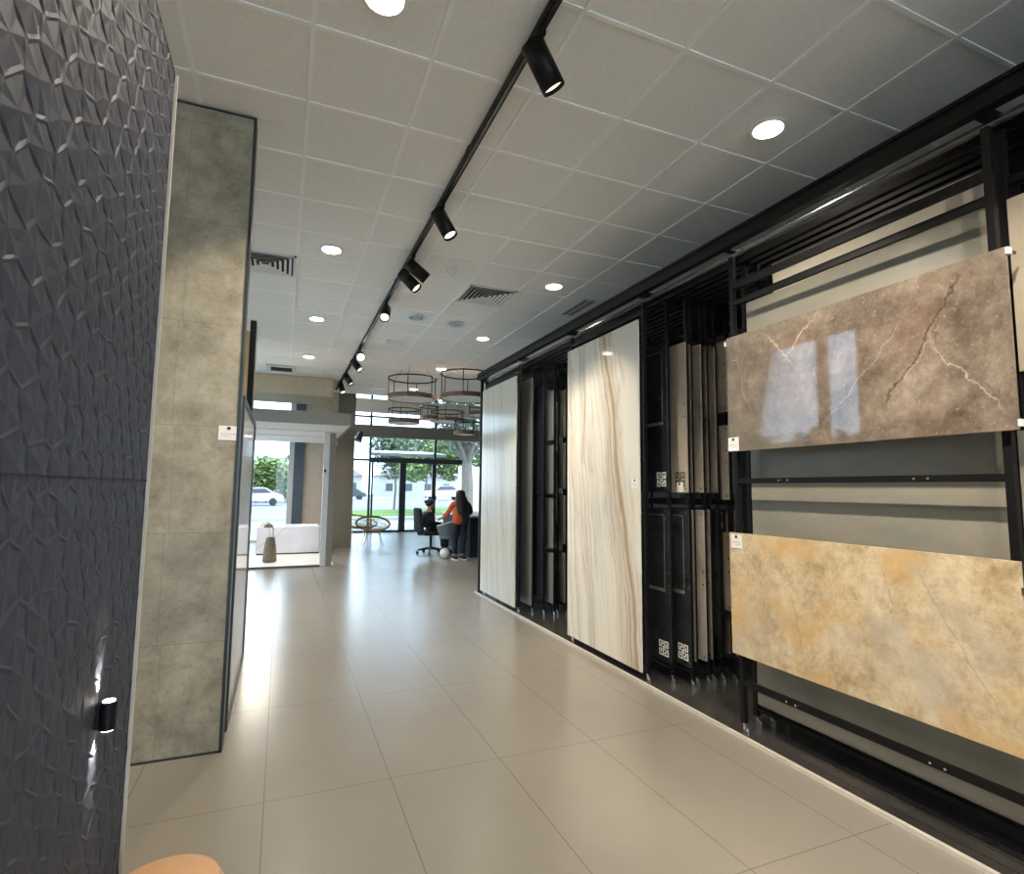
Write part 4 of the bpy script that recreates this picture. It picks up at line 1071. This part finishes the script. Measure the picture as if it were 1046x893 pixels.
def car(loc, rot, mat, label, L=4.3, H=1.45, W=1.75):
    t = thing('car', label, 'car', loc, rot, 'cars on the road outside')
    pr = [(-.5, .25), (-.5, .55), (-.46, .62), (-.30, .66), (-.17, .98), (.18, 1.0), (.33, .70), (.47, .60), (.5, .45), (.5, .25)]
    bm = BM(); A = [bm.verts.new((x * L, -W / 2, z * H)) for x, z in pr]; B = [bm.verts.new((x * L, W / 2, z * H)) for x, z in pr]
    bm.faces.new(A); bm.faces.new(list(reversed(B))); n = len(pr)
    for i in range(n): bm.faces.new((A[i], A[(i + 1) % n], B[(i + 1) % n], B[i]))
    bmesh.ops.bevel(bm, geom=list(bm.edges), offset=.04, segments=2, affect='EDGES'); ob('body', bm, mat, t)
    bm = BM(); q = [(-.27, .67), (-.155, .93), (.165, .95), (.285, .71)]
    for s_ in (-1, 1):
        f = [bm.verts.new((x * L, s_ * (W / 2 + .004), z * H)) for x, z in q]; g_ = [bm.verts.new((x * L, s_ * (W / 2 - .03), z * H)) for x, z in q]
        bm.faces.new(f); bm.faces.new(g_)
        for i in range(4): bm.faces.new((f[i], f[(i + 1) % 4], g_[(i + 1) % 4], g_[i]))
    ob('side_windows', bm, M['car_dark'], t)
    for x in (-.31, .31):
        for s_ in (-1, 1):
            bm = BM(); cyl(bm, (x * L, s_ * (W / 2 - .2), .31), (x * L, s_ * (W / 2 + .01), .31), .31, seg=20); w_ = ob('wheel', bm, M['tyre'], t)
    return t
car((-1.9, 50, GZ), 0, M['car_white'], 'white car on the road seen through the bathroom window')
car((19.5, 70, GZ), 0, M['car_white'], 'white car on the road behind the right door leaf', 5.0, 1.9, 1.9)
car((8.0, 74, GZ), 0, M['car_dark'], 'dark car across the road left of the entrance door')
def house(loc, w_, d_, h, label):
    t = thing('house', label, 'house', loc, group='pale houses across the road')
    pbox('walls', M['house'], t, 0, w_, 0, d_, 0, h)
    bm = BM(); a = [bm.verts.new(p) for p in ((-.4, -.4, h), (w_ + .4, -.4, h), (w_ + .4, d_ + .4, h), (-.4, d_ + .4, h))]; b = [bm.verts.new((w_ * .2, d_ / 2, h + 1.6)), bm.verts.new((w_ * .8, d_ / 2, h + 1.6))]
    bm.faces.new(a); bm.faces.new((a[0], a[1], b[1], b[0])); bm.faces.new((a[2], a[3], b[0], b[1])); bm.faces.new((a[1], a[2], b[1])); bm.faces.new((a[3], a[0], b[0])); ob('roof', bm, M['rooftile'], t)
    n = max(2, int(w_ // 3))
    for k in range(n):
        x = w_ * (k + .5) / n; bm = BM(); box(bm, x - .6, x + .6, -.05, .02, 1.0, 2.3); ob('window', bm, M['car_dark'], t)
house((3.0, 92, GZ), 9, 6, 3.4, 'small pale house across the road left of the entrance door')
house((16, 100, GZ), 14, 7, 3.6, 'long pale house across the road behind the trees')
# pale boundary wall on the right outside
bm = BM(); box(bm, 8.3, 8.55, 25.5, 27.0, GZ, 2.6); box(bm, 8.3, 14, 27.0, 27.25, GZ, 2.6); o = ob('wall_yard', bm, M['wall']); o['kind'] = 'structure'

# ------------------------------------------------------------------ light
W = bpy.data.worlds.new('sky'); bpy.context.scene.world = W; W.use_nodes = True
nt = W.node_tree; bg = nt.nodes['Background']
tc = nt.nodes.new('ShaderNodeTexCoord'); mp = nt.nodes.new('ShaderNodeMapping'); mp.inputs['Scale'].default_value = (1, 1, 2.5)
nz = nt.nodes.new('ShaderNodeTexNoise'); nz.inputs['Scale'].default_value = 3.2; nz.inputs['Detail'].default_value = 6
rp_ = nt.nodes.new('ShaderNodeValToRGB'); rp_.color_ramp.elements[0].position = .42; rp_.color_ramp.elements[0].color = (.55, .76, 1, 1); rp_.color_ramp.elements[1].position = .6; rp_.color_ramp.elements[1].color = (.88, .95, 1, 1)
nt.links.new(tc.outputs['Generated'], mp.inputs[0]); nt.links.new(mp.outputs[0], nz.inputs['Vector']); nt.links.new(nz.outputs['Fac'], rp_.inputs[0]); nt.links.new(rp_.outputs[0], bg.inputs[0]); bg.inputs[1].default_value = 4.5
sun = light('SUN', (0, 0, 20), 3.2, (1, .95, .88), target=(-6, 10, 0)); sun.data.angle = .3
# daylight portals at the glazing
def portal(loc, sx, sy, target):
    l = light('AREA', loc, 1, (1, 1, 1), target=target, shape='RECTANGLE', size=sx, size_y=sy); l.data.cycles.is_portal = True
portal((4.4, 19.3, 2.6), 5.6, 5.2, (4.4, 0, 2.6))
portal((-.7, 16.2, 2.2), 2.0, 4.3, (-.7, 0, 2.2))
portal((1.15, -5.25, 1.7), 5.7, 3.4, (1.15, 0, 1.7))  # serves the added rear fill glazing
portal((-1.9, 10.2, 2.05), 10.6, 3.4, (0, 10.2, 2.05))

# ------------------------------------------------------------------ camera
F, YAW, PIT, ROLL = 566.7, .3917, .0933, .0101
f = Vector((math.sin(YAW) * math.cos(PIT), math.cos(YAW) * math.cos(PIT), math.sin(PIT)))
r = Vector((math.cos(YAW), -math.sin(YAW), 0)); u = r.cross(f)
r2 = r * math.cos(ROLL) + u * math.sin(ROLL); u2 = -r * math.sin(ROLL) + u * math.cos(ROLL)
cam = bpy.data.cameras.new('camera'); co = bpy.data.objects.new('camera', cam); C.objects.link(co)
m = Matrix(((r2.x, u2.x, -f.x), (r2.y, u2.y, -f.y), (r2.z, u2.z, -f.z))).to_4x4(); m.translation = (0, 0, EYE)
co.matrix_world = m
cam.sensor_fit = 'HORIZONTAL'; cam.sensor_width = 36; cam.lens = 36 * F / 1046; cam.clip_start = .02; cam.clip_end = 400
S = bpy.context.scene; S.camera = co
S.view_settings.view_transform = 'Standard'; S.view_settings.look = 'None'; S.view_settings.gamma = 1; S.view_settings.use_curve_mapping = False
S.view_settings.exposure = 0.47
S.cycles.max_bounces = 8; S.cycles.transparent_max_bounces = 16; S.cycles.sample_clamp_indirect = 6
